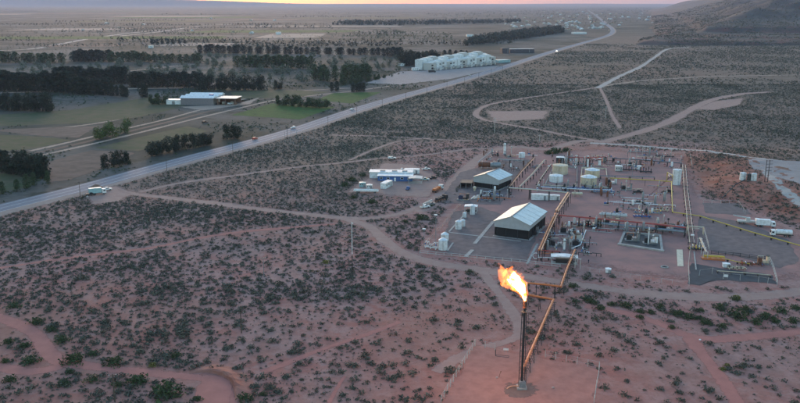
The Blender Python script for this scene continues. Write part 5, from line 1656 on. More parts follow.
# ---- manifolds: headers with upright valves
def manifold(label, px, py, n, sp, rz, m=M_GREY, m2=M_DARK, h=1.6, name='valve_manifold', rows=2):
    x, y = P0(px, py)
    t = thing(name, label, 'manifold', (x, y, 0), rz)
    L = n * sp
    for k in range(rows):
        hd = MB().cyl((-L / 2, k * 1.6, 0.75), (L / 2, k * 1.6, 0.75), 0.22, n=10)
        for s in (-0.4, 0.0, 0.4): hd.box((s * L, k * 1.6, 0.25), (0.3, 0.4, 0.7))
        hd.build('header_pipe', m, t, True)
    for i in range(n):
        xx = -L / 2 + (i + 0.5) * sp
        hh = h * random.uniform(0.8, 1.35)
        s = MB().tube([(xx, 0, 0.8), (xx, 0, hh), (xx, (rows - 1) * 1.6, hh), (xx, (rows - 1) * 1.6, 0.8)] if rows > 1 else [(xx, 0, 0.8), (xx, 0, hh), (xx, -1.0, hh), (xx, -1.0, 0.2)], 0.11, 6).build('branch_pipe', random.choice((m, m, M_WHITE, m2)), t)
        v = MB().lathe([(0.12, -0.3), (0.28, -0.22), (0.28, 0.22), (0.12, 0.3)], (xx, 0, hh * 0.72), 8).build('valve', random.choice((m2, M_RED, M_BLUE, m2)), t)
        MB().lathe([(0.3, 0), (0.3, 0.05)], (xx, 0, hh + 0.45), 10).cyl((xx, 0, hh + 0.1), (xx, 0, hh + 0.46), 0.03, n=5).build('handwheel', m2, v)
    return t
manifold('grey valve manifold along the rear road behind the plant', 643, 153, 10, 2.0, R(-8), M_GREY, M_DARK, 2.4)
manifold('dark valve manifold between rear rack and rear road', 665, 157.5, 7, 1.7, R(-12), M_DARK, M_GREY, 2.2)
manifold('valve manifold under the red banded columns', 583, 165, 9, 1.5, R(-6), M_GREY, M_DARK, 2.8)
manifold('black valve manifold behind the grey rear rack', 629, 171, 7, 1.6, R(-8), M_DARK, M_GREY, 3.0)
manifold('black valve manifold beside the white motor cabin', 646, 173, 5, 1.5, R(-8), M_DARK, M_DARK, 3.0)
manifold('orange pump manifold beside the small shed', 488, 200, 6, 1.3, R(-10), M_ORANGE, M_RUST, 1.5)
manifold('grey and yellow valve manifold before the tall white tank', 648, 214.5, 8, 1.7, R(-8), M_GREY, M_YELLOW, 1.8)
manifold('pale valve manifold near the pipeway', 661, 211.5, 5, 1.5, R(-8), M_CREAM, M_DARK, 2.0)
manifold('blue valve manifold next to the grey manifold', 642, 218, 6, 1.4, R(-8), M_BLUE, M_DARK, 1.4)
manifold('pale dosing manifold in the front corner of the yard', 430.5, 249, 6, 1.0, R(-30), M_WHITE, M_GREY, 2.2)
manifold('grey manifold left of the rear left bund', 537, 168, 5, 1.4, R(40), M_GREY, M_DARK, 1.6)
manifold('grey manifold between the two tank bunds', 604, 193.5, 9, 1.3, R(-6), M_GREY, M_BLUE, 1.4)
manifold('dark manifold behind the compressor skid', 585, 228, 6, 1.4, R(-10), M_DARK, M_CREAM, 2.4)
manifold('small green-grey manifold behind the brown vessel', 495.5, 156, 4, 1.2, R(-8), M_DARK, M_RUST, 2.8)
manifold('cream manifold beside the tall entry column', 511, 157, 5, 1.3, R(-5), M_CREAM, M_RUST, 1.3)
manifold('grey valve manifold in the fenced rear corner', 672, 177.5, 4, 1.2, R(80), M_GREY, M_DARK, 1.4)

# ---- compressor skids near the orange rack
def skid(label, px, py, L, W, rz, m=M_DARK, accent=M_GREY, stacks=True, name='compressor_skid'):
    x, y = P0(px, py)
    t = thing(name, label, 'skid', (x, y, 0), rz)
    MB().box((0, 0, 0.2), (L, W, 0.4)).box((0, -W / 2 + 0.1, 0.5), (L, 0.15, 0.2)).build('skid_base', M_GREY, t)
    MB().box((-L * 0.22, 0, 1.3), (L * 0.34, W * 0.55, 1.8)).box((-L * 0.22, 0, 2.35), (L * 0.26, W * 0.3, 0.3)).build('engine', m, t)
    cy = MB()
    for k in (-1, 1):
        cy.cyl((L * 0.1, k * W * 0.1, 1.2), (L * 0.1, k * W * 0.42, 1.2), 0.42, n=10)
        cy.cyl((L * 0.24, k * W * 0.1, 1.2), (L * 0.24, k * W * 0.42, 1.2), 0.42, n=10)
    cy.box((L * 0.17, 0, 1.1), (L * 0.24, W * 0.22, 1.0))
    cy.build('cylinder', accent, t, True)
    co = MB().box((L * 0.41, 0, 2.1), (L * 0.15, W * 0.9, 2.6)).build('cooler', accent, t)
    MB().lathe([(W * 0.34, 3.40), (W * 0.34, 3.62), (W * 0.28, 3.62)], (L * 0.41, 0, 0), 14).build('fan_ring', M_DARK, co)
    MB().tube([(L * 0.1, W * 0.42, 1.6), (L * 0.1, W * 0.42, 3.0), (-L * 0.35, W * 0.42, 3.0), (-L * 0.35, W * 0.42, 0.5)], 0.16, 8).build('pipe', random.choice((M_ORANGE, M_GREY, M_CREAM)), t)
    if stacks:
        MB().cyl((-L * 0.3, 0, 2.4), (-L * 0.3, 0, 5.2), 0.2, n=10).cyl((-L * 0.3, 0, 3.2), (-L * 0.3, 0, 4.4), 0.36, n=10).build('exhaust_stack', M_RUST, t, True)
    return t
skid('black compressor skid beside the orange rack', 556, 246, 8.5, 4.5, R(-12))
skid('black compressor skid with pale cooler near the white post', 576, 244, 9.5, 4.5, R(72), M_DARK, M_FENCE)
skid('black compressor skid behind the orange rack', 567, 233, 7.5, 4.0, R(-14), M_DARK, M_GREY)
skid('dark pump skid under the long red rack', 610, 224, 8, 3.4, R(-10), M_DARK, M_CREAM)
skid('cream and black pump skid under the orange end of the red rack', 592, 226, 8, 3.4, R(-10), M_DARK, M_CREAM, False)
skid('pump skid with pale cooler under the red rack', 665, 231, 7, 3.2, R(-14), M_DARK, M_FENCE, False)
skid('dark blue pump skid beside the stacked pipes', 463, 200, 6, 3.4, R(-20), mat('dark_blue_paint', (0.03, 0.04, 0.09), 0.6), M_DARK, False)
skid('small dark pump skid beside the big shed', 535, 235, 5, 2.6, R(70), M_DARK, M_GREY, False)
skid('small grey pump skid between tank bund and white pipes', 626, 190, 6, 3, R(-8), M_DARK, M_GREY, False)
skid('dark pump skid left of the white ground pipes', 611, 184, 6, 3, R(-8), M_DARK, M_WHITE, False)
skid('dark pump skid in the rear yard', 632, 166, 6, 3, R(-8), M_DARK, M_GREY, True)
# slim white vessels among skids
column('slender white scrubber between the compressor skids', 564, 251, 0.5, 5.4, M_WHITE, None, 'gas_scrubber')
column('short white scrubber behind the compressor skids', 571.5, 235.5, 0.75, 2.6, M_WHITE, None, 'gas_scrubber')
column('short dark scrubber beside the orange pipe', 549, 246, 0.5, 4.2, M_DARK, None, 'gas_scrubber')
trestle_pipe('red_pipe', 'short red pipe beside the compressor skids', [A(542, 250.5, 1.4), A(550, 251, 1.4), A(560, 251.5, 1.4)], 0.25, M_RED, 3)
trestle_pipe('white_pipe', 'white pipe along the edge of the compressor area', [A(586, 230, 1.0), A(580.5, 245, 1.0), A(571, 248.5, 1.0)], 0.2, M_WHITE, 5)
trestle_pipe('white_pipe', 'white pipe from ring to white canopy', [A(538, 257.5, 1.2), A(545, 257.5, 1.2), A(554, 258, 1.2)], 0.16, M_WHITE, 3)
trestle_pipe('orange_pipe', 'orange pipe running from pump manifold past the large shed', [A(494, 197, 1.2), A(506, 198, 1.2), A(511, 199, 1.2)], 0.22, M_ORANGE, 4)
trestle_pipe('cream_pipe', 'cream pipe run between rear bund and track', [A(551, 164, 1.4), A(541, 178, 1.4), A(537, 186, 1.4)], 0.2, M_CREAM, 6)
x, y = P0(535.6, 259)
t = thing('pipe_ring', 'white upright pipe ring beside the front barrier', 'ring', (x, y, 0), R(-20))
MB().tube([(1.15 * math.cos(a), 0.35 * math.sin(a), 1.35 + 1.1 * math.sin(a)) for a in [2 * math.pi * k / 20 for k in range(21)]], 0.14, 7).build('ring', M_WHITE, t, True)
for k in (-0.7, 0.7): MB().box((k, -0.2, 0.25), (0.18, 0.3, 0.7)).build('foot', M_GREY, t)

def canopy(label, px, py, sx_, sy_, h, rz, m=M_WHITE, dark=True):
    x, y = P0(px, py)
    t = thing('canopy', label, 'canopy', (x, y, 0), rz)
    MB().prism_y([(-sx_ / 2, h), (sx_ / 2, h), (sx_ / 2, h + 0.12), (0, h + 0.5), (-sx_ / 2, h + 0.12)], -sy_ / 2, sy_ / 2).build('roof', m, t)
    for a in (-1, 1):
        for b in (-1, 1):
            MB().box((a * (sx_ / 2 - 0.2), b * (sy_ / 2 - 0.2), h / 2 - 0.05), (0.16, 0.16, h)).build('post', M_FENCE, t)
    MB().box((0, 0, 0.06), (sx_ - 0.6, sy_ - 0.6, 0.2)).build('slab', M_CONC, t)
    if dark: MB().box((0, 0.1, 1.0), (sx_ * 0.62, sy_ * 0.5, 1.7)).cyl((-sx_ * 0.4, 0, 0.9), (sx_ * 0.4, 0, 0.9), 0.35, n=8).build('pump_set', M_DARK, t)
    return t
canopy('white canopy over black pumps beside the orange flare line', 564, 263, 10.5, 4.0, 2.9, R(-10))
canopy('small pale canopy over the slim white tank', 471, 212.5, 6.4, 4.2, 3.4, R(-10))
x, y = P0(577.5, 268)
t = thing('pipe_portal', 'grey pipe portal beside the flare line start', 'portal', (x, y, 0), R(-10))
for k in (-1.0, 1.0): MB().cyl((k, 0, -0.1), (k, 0, 3.6), 0.14, n=8).build('post', M_FENCE, t)
MB().cyl((-1.3, 0, 3.7), (1.3, 0, 3.7), 0.16, n=8).build('beam', M_FENCE, t)

# ---- concrete pit with dark pumps
def pit():
    w = [Vector((*P0(*p), 0)) for p in [(619.5, 245), (662, 251.5), (660, 236), (624.5, 233)]]
    O = w[0].copy()
    t = thing('concrete_pit', 'pale concrete kerbed pump pit in front of the red rack', 'pit', O)
    for i in range(4):
        a, b = w[i] - O, w[(i + 1) % 4] - O
        d = b - a; k = (a + b) / 2
        wd = 1.5 if i == 0 else 1.0
        MB().box((k.x, k.y, 0.30 + 0.004 * i), (d.length + (wd if i % 2 == 0 else -1.3), wd, 0.75), math.atan2(d.y, d.x)).build('kerb', M_CONC, t)
    c = sum(w, Vector()) / 4 - O
    pl = [(p - O) * 0.94 + c * 0.06 for p in w]
    MB().prism([(p.x, p.y) for p in pl], 0.0, 0.16).build('floor_slab', M_DARK, t)
pit()
skid('black pump skid inside the concrete pit, left one', 632, 240.5, 6, 3.2, R(-10), M_DARK, M_GREY, False)
skid('black pump skid inside the concrete pit, right one', 650, 243.5, 6, 3.2, R(-10), M_DARK, M_WHITE, False)
column('thin white pipe column in the concrete pit', 637.5, 241, 0.22, 6.0, M_WHITE, None, 'pipe_column')
column('tall white pipe column in the concrete pit', 648, 245, 0.25, 8.0, M_WHITE, None, 'pipe_column')
column('white bottle-shaped column in the concrete pit', 653.5, 241.5, 0.6, 3.0, M_WHITE, None, 'pipe_column')
def slab(label, px_poly, h=0.18, m=M_CONC, name='concrete_path'):
    w = [Vector((*P0(*p), 0)) for p in px_poly]
    O = sum(w, Vector()) / len(w)
    o = MB().prism([(p.x - O.x, p.y - O.y) for p in w], -0.05, h).build(name, m)
    # keep outline counter-clockwise
    o.location = O
    return tag(o, label, 'slab')
slab('beige concrete slab path near the pipeway', [(677.5, 266.5), (683.5, 266.5), (682.5, 250), (676.5, 250)], 0.2, M_CREAM)
def path(label, pts, w=1.3, h=0.16, m=M_CONC, name='concrete_kerb'):
    a, b = Vector((*P0(*pts[0]), 0)), Vector((*P0(*pts[1]), 0))
    d = b - a
    o = MB().box((d.length / 2, 0, h / 2 - 0.02), (d.length, w, h + 0.04)).build(name, m)
    o.location = a; o.rotation_euler = (0, 0, math.atan2(d.y, d.x))
    return tag(o, label, 'kerb')
path('pale concrete path crossing the yard in front of the large shed', [(449, 232.5), (521, 241.5)], 0.9, 0.15)
path('pale concrete path leading back beside the large shed', [(493.5, 221.5), (474.5, 244)], 1.6, 0.19)
path('short pale concrete path at the front barrier', [(472.5, 250), (465.5, 257)], 1.6, 0.17)
path('pale concrete kerb between gravel bed and compressor area', [(537.5, 244), (527, 264)], 1.0, 0.18)
path('short pale kerb beside the dosing tanks', [(453, 243), (447.5, 251)], 0.7, 0.2)
path('long cream kerb left of the pipeway', [(694, 252), (696, 270)], 0.5, 0.3)
path('pale kerb along the back of the compressor area', [(585, 231), (612, 233)], 0.6, 0.25)
path('pale kerb along the fence of the yard by the white tanks', [(449, 232), (466, 213)], 0.8, 0.2)
path('pale kerb beside the small shed gravel', [(478, 162), (492, 151)], 0.6, 0.2)

# ---- fences and barriers of the plant
fence('front_barrier', 'pale double-rail barrier along the front of the shed yard', [(420, 253.5), (460, 257), (520, 262.5), (560, 267.5)], 3.4, 1.35, M_FENCE, (0.35, 0.97), 0.085, 0.11)
fence('yard_fence', 'thin dark mesh fence up the left side of the yard', [(420, 252), (445, 225), (457, 209.5), (465, 203)], 3.4, 2.0, M_GREY, (0.5, 0.97), 0.03, 0.06)
fence('yard_fence', 'thin post fence along the front of the plant right of the canopy', [(580, 270), (630, 278), (672, 284)], 3.6, 1.7, M_FENCE, (0.97,), 0.025, 0.06)
fence('yard_fence', 'pale fence post line beside the pipeway end', [(690, 250), (688, 268), (689, 286)], 3.2, 2.0, M_FENCE, (0.97,), 0.03, 0.07)
fence('skid_fence', 'white post fence round the front of the orange skid', [(699, 276), (712, 274), (723, 279), (740, 280.5), (758, 282.5), (777, 285.5)], 4.2, 2.4, M_FENCE, (0.97,), 0.03, 0.08, tilt=0.15)
fence('skid_fence', 'white post fence closing the far end of the orange skid pen', [(777, 285), (773, 270), (769, 261)], 3.2, 2.2, M_FENCE, (0.5, 0.97), 0.06, 0.09)
fence('skid_fence', 'dark pipe fence behind the orange skid', [(711, 254), (740, 257), (768, 260.5)], 3.0, 1.6, M_DARK, (0.3, 0.6, 0.97), 0.10, 0.10)
fence('rear_fence', 'thin pale fence along the rear edge of the plant', [(616, 150.5), (650, 152.5), (690, 156), (692, 168)], 5, 2.0, M_FENCE, (0.97,), 0.03, 0.06)
fence('rear_fence', 'thin pale fence beside the grey gravel bed on the right', [(703, 204), (738, 204), (745, 214.5)], 5, 2.0, M_FENCE, (0.97,), 0.04, 0.07)
rack('pipe_rack', 'tan low pipe rail along the front of the orange skid pen', [(717, 271), (745, 273), (771, 275.5)], 0.8, [(-0.25, 0.18, M_CREAM), (0.25, 0.12, M_RUST)], 6)

# ---- orange skid, trucks
manifold('dark valve manifold at the end of the pipeway', 696, 251, 5, 1.3, R(-12), M_DARK, M_YELLOW, 1.8)
manifold('rusty valve manifold inside the orange skid pen', 752, 266, 6, 1.5, R(-10), M_RUST, M_DARK, 1.3)
manifold('cream valve manifold inside the orange skid pen', 737, 270, 5, 1.4, R(-10), M_CREAM, M_DARK, 1.2)
skid('small rusty pump skid inside the orange skid pen', 762, 264, 4.5, 2.4, R(-12), M_RUST, M_CREAM, False)
rack('pipe_rack', 'tall pale goalpost pipe rack over the lane end', [(700, 238), (706, 252)], 3.2, [(-0.2, 0.15, M_CREAM), (0.3, 0.15, M_FENCE)], 8, M_FENCE)
fence('lane_fence', 'pale post fence between pipeway and grey gravel lane', [(694, 231), (704, 232), (709, 251)], 3.0, 1.9, M_FENCE, (0.5, 0.97), 0.04, 0.07)
x, y = P0(713, 259.5)
t = thing('orange_skid', 'long orange pig-launcher skid inside the white post fence', 'skid', (x, y, 0), R(-12))
MB().box((0, 0, 0.45), (8.6, 2.6, 0.3)).box((0, -1.2, 0.2), (8.6, 0.2, 0.45)).box((0, 1.2, 0.2), (8.6, 0.2, 0.45)).build('skid_base', M_ORANGE, t)
MB().cyl((-3.9, 0.2, 1.35), (3.4, 0.2, 1.35), 0.42, n=12).cyl((3.4, 0.2, 1.35), (4.4, 0.2, 1.35), 0.42, 0.25, n=12).build('launcher_barrel', M_YELLOW, t, True)
for k in (-3, -1, 1, 3): MB().box((k, 0.2, 0.77), (0.3, 0.8, 0.4)).build('saddle', M_ORANGE, t)
r_ = MB()
for k in range(8): r_.box((-4.1 + k * 1.17, -1.25, 1.15), (0.07, 0.07, 1.1))
r_.box((0, -1.25, 1.7), (8.3, 0.08, 0.08)); r_.box((0, -1.25, 1.2), (8.3, 0.06, 0.06)); r_.build('handrail', M_YELLOW, t)
trestle_pipe('yellow_pipe', 'thin yellow pipe leaving the orange skid', [A(724, 258.5, 1.0), A(736, 261.5, 1.0), A(750, 264, 1.0)], 0.16, M_YELLOW, 4)
x, y, z = G(725.5, 279)
t = thing('notice_sign', 'white notice board hung on the orange skid fence', 'sign', (x, y, z), R(-10))
MB().box((0, -0.15, 1.3), (1.6, 0.05, 1.0)).build('panel', M_WHITE, t)
for k in (-0.6, 0.6): MB().cyl((k, -0.08, -0.1), (k, -0.08, 1.7), 0.04, n=6).build('post', M_GREY, t)
x, y = P0(664.5, 267.5)
t = thing('manhole_ring', 'oval dark ring pit on the pinkish gravel', 'pit', (x, y, 0))
MB().tube([(1.35 * math.cos(a), 1.2 * math.sin(a), 0.22) for a in [2 * math.pi * k / 20 for k in range(21)]], 0.22, 7).build('rim', M_CONC, t, True)
MB().lathe([(1.2, 0.02), (1.2, 0.1)], (0, 0, 0), 18).build('black_disc', M_BLACK, t)  # flat black disc filling the ring
# white pipes laid on the ground
for k, (a, b) in enumerate([((621, 197.5), (648, 199.5)), ((622, 200), (640, 202)), ((630, 201.5), (651, 203.5)), ((623, 203), (646, 204.5))]):
    p, q = A(*a), A(*b)
    o = MB().tube([(0, 0, 0.2), tuple((q - p) * 0.5 + Vector((0, 0, 0.2))), tuple(q - p + Vector((0, 0, 0.2)))], 0.2, 8).build('ground_pipe', M_WHITE, None, True)
    o.location = p; tag(o, 'white pipe lying on the ground in the middle yard', 'pipe', 'white pipes on the ground')
# stacked tan pipes by the small shed
for k in range(6):
    p = A(471 + k * 1.7, 199.5 - k * 0.15); 
    d = Vector((3.2, 9.0, 0)) * 0.75
    o = MB().tube([(0, 0, 0.28), tuple(d + Vector((0, 0, 0.28)))], 0.27, 8).build('stacked_pipe', M_CREAM if k % 2 else M_WHITE, None, True)
    o.location = p; tag(o, 'pale pipe lying in the row beside the small shed', 'pipe', 'pipes beside the small shed')

# ---- crowded small process gear between the large items
PR = random.Random(21)
def zone_pt(z):
    x0, x1, y0, y1 = z
    return PR.uniform(x0, x1), PR.uniform(y0, y1)
Z_REAR = (548, 682, 156, 168); Z_MID = (600, 668, 188, 216); Z_COMP = (543, 590, 224, 258); Z_SHED = (478, 534, 152, 172); Z_BUND = (536, 612, 186, 193); Z_RACK = (590, 686, 226, 233); Z_ENTRY = (478, 512, 192, 202)
def low_pipes(z, n, label, group, mats, lmin=5, lmax=14):
    for k in range(n):
        px, py = zone_pt(z)
        p = A(px, py); a = AXR + (0 if PR.random() < 0.65 else math.pi / 2) + PR.uniform(-0.04, 0.04)
        L = PR.uniform(lmin, lmax); h = PR.uniform(0.5, 1.5); r = PR.uniform(0.10, 0.2)
        t = thing('process_pipe', label, 'pipe', p, a, group)
        e = PR.uniform(0.6, 1.6)
        MB().tube([(-L / 2, 0, -0.1), (-L / 2, 0, h), (L * 0.1, 0, h), (L * 0.1, e, h), (L / 2, e, h), (L / 2, e, -0.1)], r, 7).build('pipe', PR.choice(mats), t, True)
        for q, yy in ((-0.25, 0), (0.3, e)): MB().box((q * L, yy, (h - r) / 2 - 0.05), (0.2, 0.3, h - r + 0.1)).build('support', M_DARK, t)
        if PR.random() < 0.6:
            v = MB().lathe([(0.1, -0.28), (0.3, -0.2), (0.3, 0.2), (0.1, 0.28)], (-L * 0.1, 0, h + 0.25), 8).build('valve', PR.choice((M_RED, M_BLUE, M_DARK, M_YELLOW)), t)
GREYS = (M_GREY, M_GREY, M_DARK, M_WHITE, M_CREAM)
low_pipes(Z_REAR, 30, 'low process pipe among the equipment behind the tanks', 'rear process pipes', GREYS + (M_RED,))
low_pipes(Z_MID, 22, 'low process pipe in the middle yard behind the red rack', 'middle process pipes', GREYS)
low_pipes(Z_COMP, 20, 'low process pipe between the compressor skids', 'compressor process pipes', GREYS + (M_ORANGE, M_SALMON), 4, 9)
low_pipes(Z_SHED, 12, 'low process pipe behind the small shed', 'process pipes behind the small shed', GREYS + (M_RUST,))
low_pipes(Z_BUND, 14, 'low process pipe in front of the tank bunds', 'process pipes before the bunds', GREYS + (M_BLUE,))
low_pipes(Z_RACK, 16, 'low process pipe under the long red rack', 'process pipes under the red rack', GREYS + (M_RED,))
low_pipes(Z_ENTRY, 8, 'low process pipe between the two sheds', 'process pipes between the sheds', GREYS + (M_ORANGE,), 4, 8)
pumps = []
for k, m in enumerate((M_DARK, M_GREY, M_WHITE, M_BLUE)):
    t = thing('pump_unit', 'small process pump', 'pump')
    MB().box((0, 0, 0.1), (2.2, 1.1, 0.3)).build('base', M_CONC, t)
    MB().cyl((-0.9, 0, 0.75), (0.1, 0, 0.75), 0.36, n=10).build('motor', m, t, True)
    MB().lathe([(0.2, -0.3), (0.5, -0.2), (0.5, 0.2), (0.2, 0.3)], (0.6, 0, 0.75), 10).cyl((0.6, 0, 0.9), (0.6, 0, 1.7 + 0.3 * k), 0.13, n=7).build('pump_casing', M_DARK, t, True)
    pumps.append((t, []))
posts = []
for k, m in enumerate((M_DARK, M_DARK, M_FENCE)):
    t = thing('instrument_post', 'instrument post', 'post')
    hh = 3.2 + 1.3 * k
    MB().cyl((0, 0, -0.1), (0, 0, hh), 0.10, n=6).build('post', m, t)
    MB().box((0, -0.2, hh - 0.4), (0.7, 0.35, 0.8)).build('instrument_box', m if k else M_GREY, t)
    posts.append((t, []))
scr = []
for k, m in enumerate((M_DARK, M_WHITE, M_RUST, M_GREY)):
    t = thing('small_vessel', 'small vessel', 'vessel')
    hh = 2.6 + 0.7 * k
    for q in range(3): MB().cyl((0.45 * math.cos(q * 2.1), 0.45 * math.sin(q * 2.1), -0.1), (0.45 * math.cos(q * 2.1), 0.45 * math.sin(q * 2.1), 1.0), 0.06, n=5).build('leg', M_DARK, t)
    MB().lathe([(0.1, 0.55), (0.45, 0.7), (0.55, 0.95), (0.55, hh - 0.4), (0.4, hh - 0.12), (0.1, hh)], (0, 0, 0), 12).build('shell', m, t, True)
    MB().tube([(0, 0, hh - 0.05), (0, 0, hh + 0.5), (1.0, 0, hh + 0.5), (1.0, 0, -0.1)], 0.07, 6).build('pipe', M_GREY, t)
    scr.append((t, []))
WHERE = [(Z_REAR, 20, 'behind the tank bunds'), (Z_MID, 12, 'in the middle yard'), (Z_COMP, 12, 'between the compressor skids'), (Z_SHED, 7, 'behind the small shed'), (Z_BUND, 7, 'in front of the tank bunds'), (Z_RACK, 10, 'under the long red rack'), (Z_ENTRY, 5, 'between the two sheds')]
for protos_, noun, cn in ((pumps, ('black process pump', 'grey process pump', 'white process pump', 'blue process pump'), 'pumps'), (posts, ('short dark instrument post', 'tall dark instrument post', 'pale instrument post'), 'posts'), (scr, ('dark legged vessel', 'white legged vessel', 'rusty legged vessel', 'grey legged vessel'), 'vessels')):
    for z, n, where in WHERE:
        for q in range(n):
            k = PR.randrange(len(protos_))
            px, py = zone_pt(z)
            o = place(protos_[k][0], protos_[k][1], A(px, py), AXR + PR.choice((0, math.pi / 2, math.pi)), noun[k] + ' ' + where, PR.uniform(0.85, 1.25))
            o['group'] = noun[k] + 's ' + where

# lamp posts
def lamp_post(label, px, py, ptop):
    x, y, z = G(px, py)
    h = height_px(px, py, ptop)
    t = thing('lamp_post', label, 'lamp post', (x, y, z), R(-18))
    MB().tube([(0, 0, -0.2), (0, 0, h)], [0.14, 0.09], 8).build('pole', M_GREY, t)
    MB().box((0, -0.3, h + 0.1), (1.3, 0.7, 0.45)).build('floodlight', M_WHITE, t)
lamp_post('tall floodlight post at the left corner of the yard', 435.6, 246, 215)
lamp_post('floodlight post beside the front barrier stub', 424, 249, 229)
lamp_post('floodlight post beside the pump pit', 690, 262, 235)
lamp_post('floodlight post behind the rear bund', 548, 187, 166)
lamp_post('floodlight post among rear black equipment', 632, 178, 158)

# ---- vehicles
def wheel_at(t, x, y, r, w=0.28):
    wl = MB().lathe([(r * 0.55, -w / 2), (r * 0.95, -w / 2), (r, -w / 4), (r, w / 4), (r * 0.95, w / 2), (r * 0.55, w / 2)], (0, 0, 0), 14, 'x')
    wl.v = [(b + x, a + y, c + r) for a, b, c in wl.v]
    o = wl.build('wheel', M_BLACK, t, True)
    rm = MB().cyl((x, y - w / 2 - 0.01, r), (x, y + w / 2 + 0.01, r), r * 0.5, n=10).build('rim', M_GREY, o)

def pickup(label, px, py, rz, m=M_WHITE, name='pickup_truck', cat='pickup', covered=False):
    x, y, z = G(px, py)
    z += 0.05
    t = thing(name, label, cat, (x, y, z), rz)
    body = MB().prism_y([(-2.6, 0.45), (2.55, 0.45), (2.65, 0.75), (2.55, 1.02), (1.35, 1.12), (-2.6, 1.10)], -0.9, 0.9)
    body.build('body', m, t)
    roof = [(-0.75 if not covered else -2.5, 1.101), (1.30, 1.115), (0.55, 1.74), (-0.55 if not covered else -2.4, 1.76)]
    cab = MB().prism_y(roof, -0.78, 0.78).build('cab', m, t)
    MB().prism_y([(1.27, 1.16), (1.30, 1.17), (0.66, 1.70), (0.62, 1.70)], -0.68, 0.68).build('windscreen', M_GLASS, t)
    for s in (-1, 1):
        MB().prism_y([(-0.5, 1.18), (1.02, 1.18), (0.5, 1.64), (-0.42, 1.66)], s * 0.785 - 0.01, s * 0.785 + 0.01).build('side_window', M_GLASS, t)
        MB().box((2.6, s * 0.62, 0.82), (0.08, 0.34, 0.18)).build('headlight', M_FENCE, t)
    if not covered: MB().box((-1.65, 0, 1.105), (1.65, 1.5, 0.03)).build('load_bed', M_DARK, t)
    for wx in (-1.65, 1.6):
        for s in (-1, 1): wheel_at(t, wx, s * 0.82, 0.38)
    return t

def truck(label, px, py, rz, cabm=M_WHITE, load='box', loadm=M_WHITE, L=9.0, name='truck', scale=1.0):
    x, y, z = G(px, py)
    z += 0.05
    t = thing(name, label, 'truck', (x, y, z), rz)
    t.scale = (scale,) * 3
    MB().box((-0.6, 0, 0.85), (L - 0.4, 0.9, 0.28)).build('chassis', M_DARK, t)
    cf = L / 2
    MB().prism_y([(cf - 2.0, 0.7), (cf, 0.7), (cf, 1.5), (cf - 0.28, 2.75), (cf - 2.0, 2.85)], -1.2, 1.2).build('cab', cabm, t)
    MB().prism_y([(cf + 0.005, 1.56), (cf + 0.03, 1.56), (cf - 0.23, 2.60), (cf - 0.26, 2.60)], -1.05, 1.05).build('windscreen', M_GLASS, t)
    for s in (-1, 1):
        MB().box((cf - 0.9, s * 1.205, 2.0), (1.0, 0.03, 0.7)).build('side_window', M_GLASS, t)
        MB().box((cf + 0.02, s * 0.9, 0.95), (0.08, 0.35, 0.22)).build('headlight', M_FENCE, t)
    bl = L - 2.4; bc = cf - 2.2 - bl / 2
    if load == 'box':
        b = MB().box((bc, 0, 2.3), (bl, 2.4, 2.5))
        for k in range(6): b.box((bc - bl / 2 + (k + 0.5) * bl / 6, 0, 2.3), (0.1, 2.46, 2.4))
        b.build('cargo_box', loadm, t)
    elif load == 'tank':
        MB().lathe([(0.2, -bl / 2 - 0.2), (0.95, -bl / 2), (1.15, -bl / 2 + 0.25), (1.15, bl / 2 - 0.25), (0.95, bl / 2), (0.2, bl / 2 + 0.2)], (bc, 0, 2.15), 16, 'x').build('tank', loadm, t, True)
        MB().cyl((bc, 0, 3.2), (bc, 0, 3.5), 0.35, n=10).build('hatch', M_GREY, t)
    elif load == 'flat':
        MB().box((bc, 0, 1.1), (bl, 2.4, 0.2)).build('flatbed', M_RUST, t)
        for k in range(3): MB().box((bc - bl * 0.3 + k * bl * 0.3, 0, 1.2 + 0.45), (bl * 0.2, 2.0 - 0.2 * k, 0.9 + 0.2 * k)).build('load', loadm, t)
    elif load == 'crane':
        MB().box((bc, 0, 1.35), (bl, 2.4, 0.7)).build('deck', loadm, t)
        MB().box((bc + 0.8, 0, 2.4), (1.8, 1.8, 1.4)).build('crane_house', loadm, t)
        MB().tube([(bc + 1.0, 0, 2.9), (bc - bl / 2 - 1.0, 0, 3.6), (bc - bl / 2 - 2.0, 0, 3.9)], [0.34, 0.28, 0.2], 6).build('boom', M_FENCE, t)
    for wx in (cf - 1.1, bc + 0.4 - bl * 0.15, bc - bl * 0.35):
        for s in (-1, 1): wheel_at(t, wx, s * 1.02, 0.5, 0.34)
    return t
truck('white crane truck parked behind the yellow pipe', 748, 224, R(-14), M_WHITE, 'crane', M_FENCE, 10)
truck('white box truck parked behind the yellow pipe', 765, 227, R(-14), M_WHITE, 'box', M_WHITE, 8.5)
truck('white tank truck parked behind the yellow pipe end', 781, 236.5, R(166), M_WHITE, 'tank', M_WHITE, 9)
truck('flatbed truck with orange load on the left plant road', 437.5, 191, R(62), M_WHITE, 'flat', M_ORANGE, 11)
truck('dark flatbed truck parked by the left plant road', 441, 201, R(50), M_DARK, 'flat', M_DARK, 9)
truck('pale teal truck parked in the layby beside the highway', 97.5, 194.5, R(28), M_WHITE, 'box', M_TEAL, 8.5, scale=1.05)
pickup('white pickup parked beside the teal truck at the layby', 107, 190.5, R(30))
pickup('dark pickup parked near the layby shrubs', 91, 195.5, R(24), M_DARK)
pickup('white van on the track above the site office', 392, 159, R(8), M_WHITE, 'van', 'van', True)
pickup('white pickup on the left plant road by the office yard', 426, 170, R(10))
pickup('dark pickup on the office yard corner', 433, 179, R(40), M_DARK)
pickup('white pickup parked by the shrubs at the yard corner', 425, 208, R(30))
pickup('dark pickup among drums at the yard corner', 431, 205.5, R(40), M_GREY)
